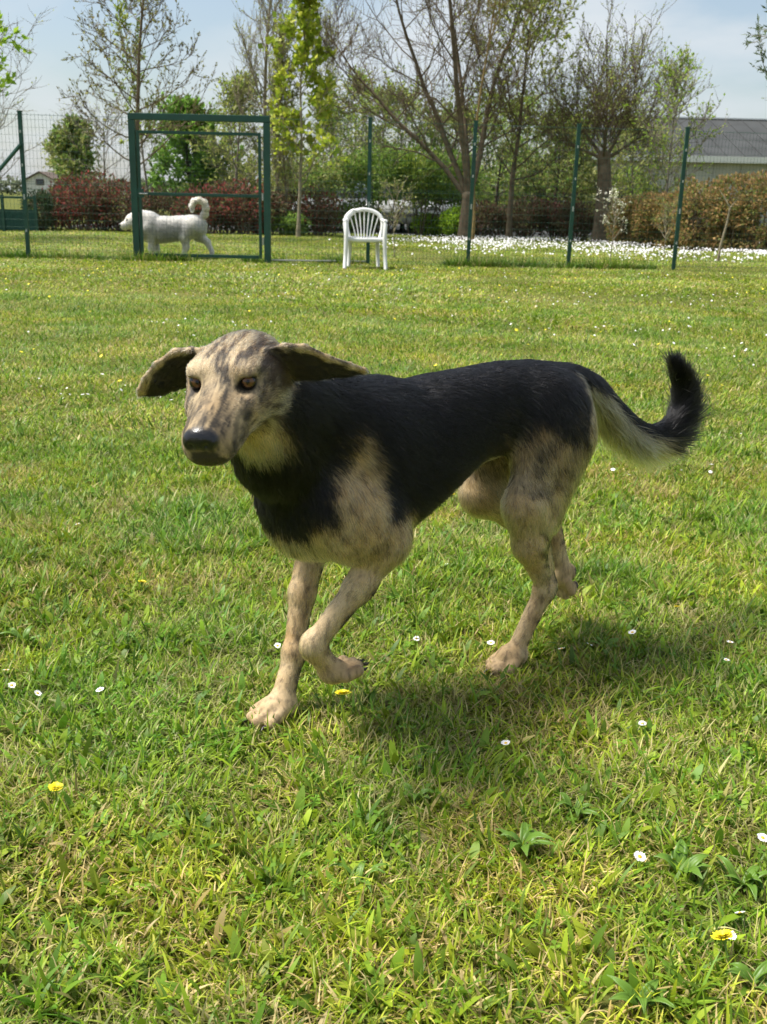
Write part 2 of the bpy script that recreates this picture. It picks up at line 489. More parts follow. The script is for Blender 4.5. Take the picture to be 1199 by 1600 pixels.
def trees():
    # name, label, ... laid out left to right
    tree('tree', 'bright green leafy tree cut off by the left edge of the picture', base_at(-62, 21), 4.6, .10, BARK_GREY, G_BRI, 11, limbs=16, first=.38, ang=62, limb_len=.22, subs=6, twigs=5, leaf_n=7, leaf_size=.13, shape='round', twig_len=.35)
    tree('tree', 'bare twiggy tree at the left edge behind the braced fence post', base_at(-25, 27), 4.4, .08, BARK_GREY, G_PALE, 12, limbs=16, first=.2, ang=65, limb_len=.34, subs=6, twigs=5, leaf_n=1, leaf_size=.05, shape='round', twig_len=.4)
    tree('tree', 'tall slender tree with tiny sparse leaves left of the gate', base_at(218, 24), 7.4, .085, BARK_BROWN, [(.10, .10, .03), (.13, .13, .04), (.09, .075, .035)], 13, lean=(-.08, 0), limbs=40, first=.18, ang=64, limb_len=.27, subs=7, twigs=5, up=.22, leaf_n=4, leaf_size=.062, shape='cone', twig_len=.34, twig_r=.006)
    tree('tree', 'thin young tree with yellow-green leaves beside the slender one', base_at(236, 27), 5.6, .05, BARK_GREY, G_YEL, 14, limbs=20, first=.25, ang=42, limb_len=.14, subs=4, twigs=4, leaf_n=5, leaf_size=.085, shape='col', twig_len=.3)
    tree('tree', 'low bare tree with crooked twigs under the slender tree', base_at(172, 33), 3.0, .07, BARK_GREY, G_PALE, 15, limbs=14, first=.18, ang=60, limb_len=.4, subs=6, twigs=5, leaf_n=1, leaf_size=.05, shape='round', twig_len=.4)
    tree('tree', 'round dense green tree far left above the red shrubs', base_at(122, 46), 3.5, .12, BARK_DARK, G_MID+G_OLV, 16, limbs=22, first=.12, ang=60, limb_len=.17, subs=7, twigs=6, leaf_n=8, leaf_size=.16, shape='round', twig_len=.5)
    tree('tree', 'small pale olive tree right behind the far house', base_at(100, 175), 7.5, .10, BARK_GREY, G_OLV+G_PALE, 31, limbs=16, first=.12, ang=60, limb_len=.3, subs=5, twigs=5, leaf_n=5, leaf_size=.4, shape='round', twig_len=1.0)
    tree('tree', 'dense bushy green tree seen through the gate', base_at(303, 36), 3.3, .13, BARK_DARK, [(.09, .17, .022), (.12, .20, .035), (.07, .13, .02)], 17, limbs=30, first=.12, ang=56, limb_len=.30, subs=7, twigs=6, leaf_n=14, leaf_size=.13, shape='round', twig_len=.42)
    tree('tree', 'yellow-green tree seen through the right half of the gate', base_at(372, 34), 3.9, .10, BARK_GREY, G_OLV+G_YEL, 18, limbs=24, first=.2, ang=52, limb_len=.27, subs=7, twigs=6, leaf_n=5, leaf_size=.10, shape='round', twig_len=.45)
    tree('tree', 'tall nearly bare pale-twigged tree above the gate', base_at(418, 31), 8.6, .11, BARK_PALE, G_PALE, 19, limbs=34, first=.22, ang=38, limb_len=.22, subs=7, twigs=6, up=.45, leaf_n=2, leaf_size=.055, shape='col', twig_len=.5, twig_r=.007)
    tree('tree', 'young maple with bright yellow-green leaves right of the gate', base_at(466, 26), 5.35, .07, BARK_PALE, [(.20, .24, .02), (.17, .21, .02), (.24, .25, .04), (.13, .18, .02)], 20, lean=(.055, 0), limbs=32, first=.20, ang=50, limb_len=.27, subs=5, twigs=4, leaf_n=4, leaf_size=.125, shape='cone', twig_len=.25, aspect=.9)
    for k, (px, sd) in enumerate(((438, 61), (452, 62))):
        tree('tree', ['clump of thin upright stems with dull leaves touching the gate post', 'thin stemmy sapling with dull leaves under the maple'][k], base_at(px, 27.5), 4.4-.4*k, .05, BARK_PALE, G_OLV+G_YEL, sd, limbs=22, first=.1, ang=30, limb_len=.24, subs=5, twigs=5, up=.4, leaf_n=3, leaf_size=.08, shape='col', twig_len=.4)
    tree('tree', 'soft green willow-like tree behind the white chair', base_at(548, 36), 4.1, .10, BARK_GREY, G_YEL+G_MID+G_OLV, 21, limbs=26, first=.12, ang=58, limb_len=.33, subs=7, twigs=6, leaf_n=6, leaf_size=.10, shape='round', twig_len=.5)
    tree('tree', 'light twiggy tree with pale tips behind the maple', base_at(522, 38), 5.8, .09, BARK_GREY, G_PALE+G_OLV, 22, limbs=26, first=.25, ang=38, limb_len=.2, subs=6, twigs=5, up=.4, leaf_n=2, leaf_size=.08, shape='col', twig_len=.5)
    tree('tree', 'low spreading green tree left of the big bare tree', base_at(628, 33), 3.5, .10, BARK_GREY, G_MID+G_OLV+G_YEL, 23, limbs=26, first=.1, ang=64, limb_len=.36, subs=7, twigs=6, leaf_n=6, leaf_size=.09, shape='round', twig_len=.45)
    # the big bare tree
    tree('tree', 'big spreading bare tree with brown twigs and forked dark trunk', base_at(727, 27), 8.2, .17, BARK_BROWN, G_OLV+G_PALE, 24, fork=(1.0, [((-.45, .1, 1), .95), ((-.12, -.2, 1), 1.05), ((.26, .25, 1), .95), ((-.78, .3, 1), .78), ((.10, .5, 1), .85)]), limbs=15, first=.14, ang=48, limb_len=.25, subs=8, twigs=7, up=.2, leaf_n=1, leaf_size=.05, shape='round', twig_len=.55, wander=.15, twig_r=.0065)
    tree('tree', 'straight slim pale-stemmed tree in front of the big bare one', base_at(739, 25.2), 8.0, .052, bark('bark_ochre', (.24, .17, .075)), G_OLV, 25, limbs=22, first=.45, ang=40, limb_len=.15, subs=5, twigs=4, leaf_n=2, leaf_size=.06, shape='cone', twig_len=.35)
    tree('tree', 'yellow-green leafy tree between the bare tree and the pollard', base_at(796, 28), 5.2, .12, BARK_BROWN, G_YEL+G_OLV, 26, lean=(.02, 0), limbs=24, first=.26, ang=50, limb_len=.30, subs=7, twigs=6, leaf_n=4, leaf_size=.095, shape='round', twig_len=.5)
    # pollard
    tree('tree', 'pollarded tree with a thick trunk and a fan of shoots', base_at(938, 27), 5.5, .18, BARK_BROWN, G_YEL+G_OLV, 27, fork=(2.0, [((-1, 0, .45), .34), ((1, .1, .5), .36), ((-.6, .2, .8), .42), ((.6, -.2, .8), .42), ((0, 0, 1), .44), ((.1, .8, .6), .36), ((-.1, -.8, .6), .36)]), limbs=13, first=.25, ang=44, limb_len=.31, subs=6, twigs=5, up=.28, leaf_n=2.6, leaf_size=.055, shape='vase', twig_len=.45, wander=.10, twig_r=.006)
    tree('tree', 'slim tree with fresh light green leaves in front of the warehouse', base_at(1036, 25), 3.7, .05, BARK_GREY, G_BRI+G_PALE, 28, lean=(.06, 0), limbs=24, first=.25, ang=46, limb_len=.24, subs=6, twigs=5, up=.4, leaf_n=3, leaf_size=.07, shape='round', twig_len=.36)
    tree('tree', 'yellowish bushy tree right behind the pollard trunk', base_at(985, 31), 2.7, .08, BARK_GREY, G_OLV+G_YEL, 29, limbs=24, first=.1, ang=60, limb_len=.36, subs=7, twigs=6, leaf_n=5, leaf_size=.09, shape='round', twig_len=.45)
    tree('tree', 'dark green bushy tree left of the pollard trunk', base_at(862, 32), 2.9, .09, BARK_DARK, G_MID+G_OLV, 30, limbs=24, first=.1, ang=60, limb_len=.36, subs=7, twigs=6, leaf_n=6, leaf_size=.10, shape='round', twig_len=.45)
    tree('tree', 'dark green bushy tree behind the forked trunk', base_at(690, 34), 3.1, .09, BARK_DARK, G_MID+G_OLV, 32, limbs=24, first=.1, ang=60, limb_len=.38, subs=7, twigs=6, leaf_n=6, leaf_size=.10, shape='round', twig_len=.45)
    tree('tree', 'mid green tree filling the gap behind the leafy one', base_at(772, 38), 3.8, .09, BARK_DARK, G_MID+G_YEL, 33, limbs=24, first=.1, ang=60, limb_len=.36, subs=7, twigs=6, leaf_n=6, leaf_size=.10, shape='round', twig_len=.45)
    # olive branch at the right edge
    b = at(1335, 372, 9.5)
    tree('olive_tree', 'grey-green olive sprig reaching in at the right edge under the sky', (b[0], 9.5, 0), 3.0, .07, BARK_GREY, OLIVE, 34, limbs=26, first=.3, ang=70, limb_len=.24, subs=6, twigs=5, leaf_n=11, leaf_size=.055, shape='round', twig_len=.22, aspect=.25, twig_r=.003, group='trees near the lawn')

    # saplings just behind the fence
    for px, Y, h, sd, lab, cols in ((617, 17.6, 1.05, 41, 'thin leafless sapling just right of the white chair', G_OLV), (956, 17.8, .95, 42, 'small white-flowering sapling beside the third post from the right', [(.5, .48, .42), (.3, .32, .2)]),
                              (1040, 19.5, .8, 43, 'tiny twiggy sapling in the white flowers left of the last post', G_OLV)):
        tree('sapling', lab, base_at(px, Y), h, .012, BARK_PALE, cols, sd, limbs=10, first=.35, ang=40, limb_len=.3, subs=4, twigs=3, leaf_n=3, leaf_size=.035, shape='round', twig_len=.1, twig_r=.0025, group='saplings behind the fence', cat='sapling')
    # leaning bare sapling with pale bark at the right
    r0 = empty('sapling', (at(1122, 408, 16.9)[0], 16.9, 0)); tag(r0, 'leaning bare pale sapling in front of the brown hedge', 'sapling', 'saplings behind the fence')
    T = Tubes(); pp = [at(1122, 408, 16.9), at(1126, 385, 16.9), at(1136, 350, 16.9), at(1141, 325, 16.9)]; o0 = np.array([pp[0][0], 16.9, 0])
    T.add(np.array(pp)-o0, [.024, .021, .018, .014], 7)
    T.add(np.array([pp[3], at(1132, 308, 16.9), at(1125, 298, 17)])-o0, [.012, .008, .003], 5); T.add(np.array([pp[3], at(1152, 312, 16.9), at(1158, 300, 16.8)])-o0, [.010, .007, .003], 5)
    T.build('trunk', BARK_PALE, r0)

    # red-leaved shrubs
    reds = [(92, 27, 1.6, 1.15, RED), (128, 26.5, 1.5, 1.3, RED), (160, 27, 1.4, 1.2, RED), (196, 26.5, 1.5, 1.25, REDB+RED[:1]), (255, 27.2, 1.5, 1.0, REDB), (322, 26.5, 1.5, 1.25, RED), (352, 27, 1.4, 1.25, RED), (382, 26.5, 1.5, 1.2, RED), (412, 27, 1.4, 1.15, REDB),
            (492, 27.2, 1.3, 1.05, REDB+RED[:1]), (762, 28.5, 1.5, 1.0, REDB), (815, 28.5, 1.6, 1.05, REDB), (868, 28.5, 1.6, .95, RED[:2]+REDB), (902, 27.8, 1.2, .9, REDB)]
    words = ['leftmost red-tipped shrub next to the dark conifer', 'second red-tipped shrub from the left edge', 'red-tipped shrub third from the left', 'red-brown shrub at the foot of the slender tree', 'low brown-red shrub behind the white dog', 'reddest shrub seen through the gate above the dog tail', 'middle red shrub seen through the gate',
             'red shrub near the right post of the gate', 'brown-red shrub just right of the gate post', 'dark red shrub left of the white chair', 'brown-red shrub under the straight slim tree', 'wide brown-red shrub under the leafy yellow-green tree', 'low red shrub left of the pollard trunk', 'small brown shrub at the pollard foot']
    for k, ((px, Y, w, h, cols), lab) in enumerate(zip(reds, words)):
        shrub('red_shrub', lab, base_at(px, Y), (w, 1.2, h*(.9+.25*((k*7) % 5)/5)), cols, 70+k, n=2600, leaf=.075, lump=.5, group='red shrubs along the far edge of the grass')
    # dark evergreen and low fillers
    shrub('conifer_shrub', 'dark green conifer bush beside the far house', base_at(64, 26), (.8, .8, .95), [(.02, .035, .015), (.03, .05, .02)], 90, n=3000, leaf=.07, aspect=.3)
    for k, (px, Y, w, h, cols, lab) in enumerate([(560, 29.3, 1.3, .8, G_MID, 'low green bush left of the parked cars'), (668, 29.4, .9, .55, G_BRI, 'bright low bush between the parked cars and trunk'), (712, 28.6, 1.0, .75, G_BRI, 'bright green bush at the foot of the forked tree'),
                                    (22, 26, .9, .35, G_MID, 'low dark bush in front of the green netting'), (455, 26.8, 1.0, .55, G_MID, 'low weedy bush at the foot of the maple'), (924, 28.5, 1.4, 1.1, G_OLV, 'olive bush under the pollard')]):
        shrub('bush', lab, base_at(px, Y), (w, 1.0, h), cols, 100+k, n=2200, leaf=.07, group='low green bushes')
    # undergrowth at the back of the tree belt
    for k, (px, w, h, cols, lab) in enumerate([(470, 4.0, 2.0, G_OLV, 'brownish thicket behind the maple trunk'), (560, 3.6, 2.3, G_MID, 'green thicket behind the chair and post'), (640, 3.8, 2.4, G_MID+G_OLV, 'green thicket behind the parked cars'), (715, 3.4, 2.2, G_MID, 'dark thicket behind the forked trunk'),
                                      (800, 3.8, 2.3, G_MID+G_OLV, 'thicket behind the leafy yellow-green tree'), (880, 3.4, 2.1, G_OLV, 'olive thicket left of the pollard'), (955, 3.2, 1.9, G_MID+G_YEL, 'thicket right of the pollard trunk'), (355, 3.4, 1.8, G_OLV, 'thicket seen through the gate behind the red shrubs')]):
        shrub('thicket', lab, base_at(px, 46 if 500 < px < 760 else 40), (w, 2.0, h*1.15), cols, 140+k, n=4200, leaf=.15, stems=16, group='thickets at the back of the trees', cat='thicket')
    for k, (px, w, h, cols, lab) in enumerate([(512, 2.2, 1.5, G_OLV+G_MID, 'overhanging bush left of the chair hiding a silver car'), (596, 1.9, 1.6, G_MID, 'overhanging bush above the chair back'), (655, 2.0, 1.6, G_MID+G_YEL, 'overhanging bush right of the chair over a white car'), (702, 1.6, 1.5, G_MID, 'overhanging bush against the forked trunk')]):
        shrub('bush', lab, base_at(px, 29.2), (w, 1.3, h), cols, 160+k, n=3600, leaf=.09, stems=14, group='overhanging bushes in front of the cars', zlift=.72)
    # far wood closing the horizon
    r = np.random.default_rng(5)
    n = 16000
    X = r.uniform(-190, 210, n); hh = 2.2+2.6*fbm(np.stack([X*.05, X*0, X*0], 1), 1.0, 4)
    Z = hh*r.random(n)**.7; P = np.stack([X, 262+r.uniform(-4, 4, n), Z], 1)
    o = leaf_object('far_wood', P, r.normal(0, 1, (n, 3))+np.array([0, 0, .5]), 1.1, [(.07, .085, .05), (.09, .10, .06), (.06, .07, .045)], None, r, .7)
    tag(o, 'low hazy line of woodland along the horizon', 'woodland', kind='stuff')
    # clipped beech hedge at the right, nearest section tallest
    for k, (px, Y, w, h, lab) in enumerate([(978, 25.5, .85, 1.05, 'smallest clipped brown hedge section, left end of the hedge'), (1012, 25, .8, 1.15, 'second clipped brown hedge section from the left'), (1048, 24.4, .9, 1.2, 'third clipped hedge section, behind the last green post'),
                                  (1090, 23.4, 1.1, 1.45, 'tall brown beech hedge section right of the last post'), (1140, 23, 1.0, 1.55, 'tall brown beech hedge section behind the leaning sapling'), (1190, 22.6, 1.3, 1.6, 'tallest brown hedge section at the right edge')]):
        shrub('beech_hedge', lab, base_at(px, Y), (w, 1.2, h), BEECH, 120+k, n=5200, leaf=.075, stems=14, flat=.55, lump=.16, group='clipped beech hedge sections', cat='hedge')
trees() if 'notree' not in DEV else None
# ------------------------------------------------------------------ grass: one mass of instanced tufts
def grass_material():
    m = bpy.data.materials.new('grass_blade'); m.use_nodes = True; t = m.node_tree
    b = t.nodes['Principled BSDF']; o = t.nodes['Material Output']
    a = attr_node(t, 'col')
    ge = t.nodes.new('ShaderNodeNewGeometry')
    def layer(scale, sx, c0, c1, p0, p1, off, prev):
        mp_ = t.nodes.new('ShaderNodeMapping'); mp_.inputs['Scale'].default_value = (sx, 1, .02); mp_.inputs['Location'].default_value = (off, off*.7, 0)
        n_ = t.nodes.new('ShaderNodeTexNoise'); n_.inputs['Scale'].default_value = scale; n_.inputs['Detail'].default_value = 3; n_.inputs['Roughness'].default_value = .6
        r_ = t.nodes.new('ShaderNodeValToRGB'); e = r_.color_ramp.elements
        e[0].position = p0; e[0].color = (*c0, 1); e[1].position = p1; e[1].color = (*c1, 1)
        x_ = t.nodes.new('ShaderNodeMixRGB'); x_.blend_type = 'MULTIPLY'; x_.inputs[0].default_value = 1
        t.links.new(ge.outputs['Position'], mp_.inputs[0]); t.links.new(mp_.outputs[0], n_.inputs['Vector']); t.links.new(n_.outputs['Fac'], r_.inputs[0])
        t.links.new(prev, x_.inputs[1]); t.links.new(r_.outputs[0], x_.inputs[2])
        return x_.outputs[0]
    c = a.outputs['Color']
    c = layer(1.7, 1, (.74, .92, .80), (1.24, 1.10, 1.02), .36, .66, 3.0, c)      # lush to straw-coloured patches
    c = layer(5.5, 1, (.80, .84, .80), (1.18, 1.14, 1.15), .34, .66, 9.0, c)
    c = layer(1.1, .16, (.86, .88, .86), (1.13, 1.11, 1.12), .36, .64, 5.0, c)    # mowing streaks
    b.inputs['Roughness'].default_value = .5; b.inputs['Specular IOR Level'].default_value = .35
    tr = t.nodes.new('ShaderNodeBsdfTranslucent'); mx = t.nodes.new('ShaderNodeMixShader'); mx.inputs[0].default_value = .36
    t.links.new(c, b.inputs['Base Color']); t.links.new(c, tr.inputs['Color'])
    t.links.new(b.outputs[0], mx.inputs[1]); t.links.new(tr.outputs[0], mx.inputs[2]); t.links.new(mx.outputs[0], o.inputs['Surface'])
    return m
GRASS_M = grass_material()
GCOL = bpy.data.collections.new('tuft_sources')
def blades(n, rad, h, width, lay, segs, cols, dry, r, broad=0):
    """curved ribbon blades; lay: how far they lean over"""
    th = r.random(n)*6.283; q = rad*np.sqrt(r.random(n))*(.9+.2*r.random(n))
    B0 = np.stack([np.cos(th)*q, np.sin(th)*q, np.zeros(n)-.004], 1)
    az = th+r.normal(0, 1.1, n)
    D = np.stack([np.cos(az), np.sin(az)], 1)
    L = h*(.45+.75*r.random(n)); ly = np.clip(lay*(.4+1.2*r.random(n)), .05, 1.35)
    ts = np.linspace(0, 1, segs+1)
    tw = r.normal(0, .5, n)
    S = np.stack([-np.sin(az+tw), np.cos(az+tw)], 1)
    V = np.zeros((n, segs+1, 2, 3))
    w0 = width*(.6+.8*r.random(n))
    x = np.zeros(n); z = np.zeros(n); ang = ly*.35
    prev = 0
    for k, t_ in enumerate(ts):
        if k:
            ang = ly*(.35+.95*t_)
            dl = L*(t_-prev); x = x+np.sin(ang)*dl; z = z+np.cos(ang)*dl
        prev = t_
        wk = w0*(1-t_**2.2)*.5 if not broad else w0*.5*np.sin(np.pi*(.12+.85*t_))**.8
        wk = np.maximum(wk, w0*.03)
        c = np.stack([B0[:, 0]+D[:, 0]*x, B0[:, 1]+D[:, 1]*x, B0[:, 2]+np.maximum(z, .001)], 1)
        sv = np.concatenate([S, np.zeros((n, 1))], 1)
        V[:, k, 0] = c+sv*wk[:, None]; V[:, k, 1] = c-sv*wk[:, None]
    C_ = np.array(cols)[r.integers(0, len(cols), n)]
    isd = r.random(n) < dry
    C_ = np.where(isd[:, None], np.array([[.42, .36, .15], [.34, .29, .11], [.50, .44, .22]])[r.integers(0, 3, n)], C_)*(.6+.8*r.random(n))[:, None]
    tone = np.ones_like(ts)[None, :, None]
    CC = C_[:, None, :]*tone
    CC = np.repeat(CC[:, :, None, :], 2, 2)
    idx = np.arange(n*(segs+1)*2).reshape(n, segs+1, 2)
    F = np.stack([idx[:, :-1, 0], idx[:, :-1, 1], idx[:, 1:, 1], idx[:, 1:, 0]], -1).reshape(-1, 4)
    return V.reshape(-1, 3), F, CC.reshape(-1, 3)
def join(parts):
    V, F, C_ = [], [], []; o = 0
    for v, f, c in parts:
        V.append(v); F.append(f+o); C_.append(c); o += len(v)
    return np.concatenate(V), np.concatenate(F), np.concatenate(C_)
GR = [(.265, .355, .024), (.20, .30, .018), (.34, .42, .04), (.14, .24, .016), (.40, .44, .08)]
GD = [(.115, .225, .018), (.15, .26, .022), (.095, .195, .016)]
def source(name, parts):
    v, f, c = join(parts)
    me = bpy.data.meshes.new(name); me.from_pydata([], [], [])
    o = mesh_from(name, v, f, GRASS_M); COL.objects.unlink(o); GCOL.objects.link(o)
    set_color(o.data, c)
    return o
def clover(n, rad, r):
    parts = []
    for q in range(n):
        th = r.random()*6.283; ro = rad*math.sqrt(r.random()); c = np.array([math.cos(th)*ro, math.sin(th)*ro, .012+.022*r.random()])
        for j in range(3):
            a = j*2.094+r.random(); R_ = .005+.004*r.random()
            p = [c, c+np.array([math.cos(a-.55), math.sin(a-.55), .12])*R_, c+np.array([math.cos(a), math.sin(a), .2])*R_*1.25, c+np.array([math.cos(a+.55), math.sin(a+.55), .12])*R_]
            cc = np.array(GD[q % 3])*(.9+.5*r.random())
            parts.append((np.array(p), np.array([[0, 1, 2, 3]]), np.tile(cc, (4, 1))))
    return join(parts)
def make_sources():
    r = np.random.default_rng(21)
    nm = lambda: 'patch_%02d' % len(GCOL.objects)
    for k in range(7):      # 0-6 near patches
        d = .16+.10*(k % 3)
        source(nm(), [blades(1250, .20, .037, .0036, 1.0, 4, GR, d*.8, r), blades(520, .20, .036, .0021, 1.35, 3, GR, .60+.1*(k % 3), r),
                      blades(90+40*(k % 2), .19, .054, .0050, .9, 5, GR[:2]+GD, .1, r), blades(60, .19, .046, .0115, 1.15, 4, GD+GR[:2], .04, r, broad=1), clover(8, .19, r)])
    for k in range(4):      # 7-10 mid-distance patches
        source(nm(), [blades(7500, .60, .034, .0052, 1.15, 2, GR, .30, r), blades(500, .6, .05, .007, .9, 3, GD, .1, r)])
    for k in range(3):      # 11-13 far patches
        source(nm(), [blades(14000, 2.0, .042, .013, 1.15, 2, GR, .30, r)])
    for k in range(3):      # 14-16 rank weeds at the fence foot
        source(nm(), [blades(70, .14, .20, .010, .8, 3, GD, .15, r)])
    for k in range(4):      # 17-20 loose clumps of long blades and broad-leaved weeds
        source(nm(), [blades(22, .03, .075, .0046, .85, 5, GD+GR[:2], .12, r), blades(7, .02, .055, .011, 1.0, 5, GD, .05, r, broad=1)])
    for k in range(3):      # 21-23 dead thatch
        source(nm(), [blades(70, .05, .045, .0019, 1.38, 3, GR, .95, r)])
def scatter():
    r = np.random.default_rng(33)
    P, S, RZ, VID = [], [], [], []
    def put(p, sc, vid):
        P.append(p); S.append(sc); RZ.append(r.random(len(p))*6.283); VID.append(vid)
    def grid(y0, y1, step, margin, v0, v1, smin, smax):
        out = []; y = y0; row = 0
        while y < y1:
            hw_ = .40*y+margin
            xs = np.arange(-hw_, hw_+step, step)+(step/2 if row % 2 else 0)
            out.append(np.stack([xs, np.full(len(xs), y), xs*0], 1)); y += step*.866; row += 1
        p = np.concatenate(out); p[:, :2] += r.uniform(-.18, .18, (len(p), 2))*step
        put(p, smin+(smax-smin)*r.random(len(p)), r.integers(v0, v1, len(p)))
    grid(.55, 3.9, .235, .55, 0, 7, .95, 1.1)
    grid(4.0, 9.6, .78, .9, 7, 11, .95, 1.15)
    grid(10.6, 28, 2.7, 2.5, 11, 14, .95, 1.15)
    # loose clumps and thatch where the lawn is rougher
    n = 2600; y = .6+3.4*np.sqrt(r.random(n)); x = (r.random(n)-.5)*(.8*y+1.0); p = np.stack([x, y, x*0], 1); d = fbm(p+31, 1.5, 4)+.25*(fbm(p, 8, 2)-.5)
    p = p[d > .55]; put(p, .55+.5*r.random(len(p)), r.integers(17, 21, len(p)))
    n = 2800; y = .6+3.4*np.sqrt(r.random(n)); x = (r.random(n)-.5)*(.8*y+1.0); p = np.stack([x, y, x*0], 1); d = fbm(p+53, 2.2, 4)
    p = p[d > .525]; put(p, .7+.6*r.random(len(p)), r.integers(21, 24, len(p)))
    n = 300; x = r.uniform(-6.6, 7.2, n); d = fbm(np.stack([x, x*0, x*0], 1), 1.6, 3); x = x[d > .52]
    put(np.stack([x, fy_(x)+r.normal(.05, .08, len(x)), x*0], 1), (.35+.7*r.random(len(x))), r.integers(14, 17, len(x)))
    return [np.concatenate(a) for a in (P, S, RZ, VID)]
def fy_(x): return 15.05+.10*(x+5)
def build_grass():
    make_sources()
    P, S, RZ, VID = scatter()
    me = bpy.data.meshes.new('grass'); me.vertices.add(len(P)); me.vertices.foreach_set('co', P.astype(np.float32).ravel())
    def at_(n, ty, key, d):
        a = me.attributes.new(n, ty, 'POINT'); a.data.foreach_set(key, np.ascontiguousarray(d).ravel())
    r = np.random.default_rng(1)
    at_('scl', 'FLOAT', 'value', S.astype(np.float32)); at_('vid', 'INT', 'value', VID.astype(np.int32))
    at_('rot', 'FLOAT_VECTOR', 'vector', np.stack([r.normal(0, .01, len(P)), r.normal(0, .01, len(P)), RZ], 1).astype(np.float32))
    o = bpy.data.objects.new('grass', me); link(o)
    ng = bpy.data.node_groups.new('grass_nodes', 'GeometryNodeTree')
    ng.interface.new_socket('Geometry', in_out='INPUT', socket_type='NodeSocketGeometry'); ng.interface.new_socket('Geometry', in_out='OUTPUT', socket_type='NodeSocketGeometry')
    N_ = ng.nodes; gi = N_.new('NodeGroupInput'); go = N_.new('NodeGroupOutput'); ip = N_.new('GeometryNodeInstanceOnPoints'); ci = N_.new('GeometryNodeCollectionInfo')
    ci.inputs['Collection'].default_value = GCOL; ci.inputs['Separate Children'].default_value = True; ci.inputs['Reset Children'].default_value = True
    def na(nm, ty):
        q = N_.new('GeometryNodeInputNamedAttribute'); q.data_type = ty; q.inputs['Name'].default_value = nm; return q.outputs[0]
    er = N_.new('FunctionNodeEulerToRotation')
    L = ng.links.new
    L(gi.outputs[0], ip.inputs['Points']); L(ci.outputs[0], ip.inputs['Instance']); ip.inputs['Pick Instance'].default_value = True
    L(na('vid', 'INT'), ip.inputs['Instance Index']); L(na('rot', 'FLOAT_VECTOR'), er.inputs[0]); L(er.outputs[0], ip.inputs['Rotation']); L(na('scl', 'FLOAT'), ip.inputs['Scale'])
    L(ip.outputs[0], go.inputs[0])
    md = o.modifiers.new('grass', 'NODES'); md.node_group = ng
    tag(o, 'short patchy lawn grass with dry blades and weeds', 'grass', kind='stuff')
build_grass() if 'nograss' not in DEV else None
# ------------------------------------------------------------------ fence, gate and chair
green_paint = simple_mat('green_paint', (.008, .060, .040), .42, noise=.18, nscale=5, spec=.5)
wire_green = simple_mat('green_wire', (.02, .075, .05), .5)
clip_grey = simple_mat('clip_grey', (.45, .47, .44), .5)
zinc = simple_mat('zinc', (.5, .5, .48), .35, metal=.8)
plastic_white = simple_mat('white_plastic', (.70, .70, .67), .42, noise=.09, nscale=5)
def fy(x): return 15.05+.10*(x+5)
FH = 1.97
def wire(m, a, b, r=.0016):
    m.tube([a, b], r, n=3, cap=False)

def mesh_panel(x0, x1, z0, z1, dx, dz, parent, name='wire_mesh', off=.03, ox=0, r=.0016, yfun=None):
    yf = yfun or fy
    m = MB()
    nz_ = int((z1-z0)/dz); nx_ = int((x1-x0)/dx)
    for k in range(nz_+1):
        z = z0+k*dz; wire(m, (x0-ox, yf(x0)+off, z), (x1-ox, yf(x1)+off, z), r)
    for k in range(nx_+1):
        x = x0+k*dx; wire(m, (x-ox, yf(x)+off+.003, z0), (x-ox, yf(x)+off+.003, z1), r)
    o = m.build(name, wire_green, parent); o['kind'] = 'stuff'
    return o

def post(x, y, h, parent, lean=(0, 0)):
    m = MB()
    m.add([(-.026, -.02, -.05), (.026, -.02, -.05), (.026, .02, -.05), (-.026, .02, -.05), (-.026+lean[0], -.02+lean[1], h), (.026+lean[0], -.02+lean[1], h), (.026+lean[0], .02+lean[1], h), (-.026+lean[0], .02+lean[1], h)],
          [(0, 3, 2, 1), (4, 5, 6, 7), (0, 1, 5, 4), (1, 2, 6, 5), (2, 3, 7, 6), (3, 0, 4, 7)])
    m.box((-.032+lean[0], -.026+lean[1], h-.004), (.032+lean[0], .026+lean[1], h+.014))
    o = m.build('post', green_paint, parent); o.location = (x, y, 0)
    for k in range(9):                                   # clips up the face of the post
        z = .15+k*.215; f = z/h
        m = MB(); m.box((-.008+lean[0]*f, -.030+lean[1]*f, z), (.010+lean[0]*f, -.0215+lean[1]*f, z+(.07 if k % 3 == 0 else .035)))
        m.build('clip', clip_grey if k % 2 else green_paint, o)
    return o

# right run of fence (gate to beyond the picture)
fr = empty('fence', (0, 0, 0)); tag(fr, 'green wire fence with four slim posts right of the gate', 'fence', 'green wire fences around the lawn')
xs_r = []
for px, py in ((575, 412), (731, 412), (888, 415), (1052, 422)):
    d = ray(px, py); t = (15.05+.5)/(d[1]-.10*d[0]); xs_r.append((_CO+d*t)[0])
for x, ln in zip(xs_r, ((0, 0), (.03, 0), (.02, 0), (.015, 0))): post(x, fy(x), FH, fr, ln)
xl = xs_r[-1]+1.62; post(xl, fy(xl), FH, fr)
gx1 = (lambda d: (_CO+d*((15.05+.5)/(d[1]-.10*d[0])))[0])(ray(420, 413))
gx0 = (lambda d: (_CO+d*((15.05+.5)/(d[1]-.10*d[0])))[0])(ray(213, 411))
mesh_panel(gx1+.05, xl, .03, FH-.03, .05, .10, fr)
for z in (.05, 1.0, FH-.04):
    m = MB(); wire(m, (gx1+.05, fy(gx1)+.028, z), (xl, fy(xl)+.028, z), .0028); m.build('tension_wire', wire_green, fr)
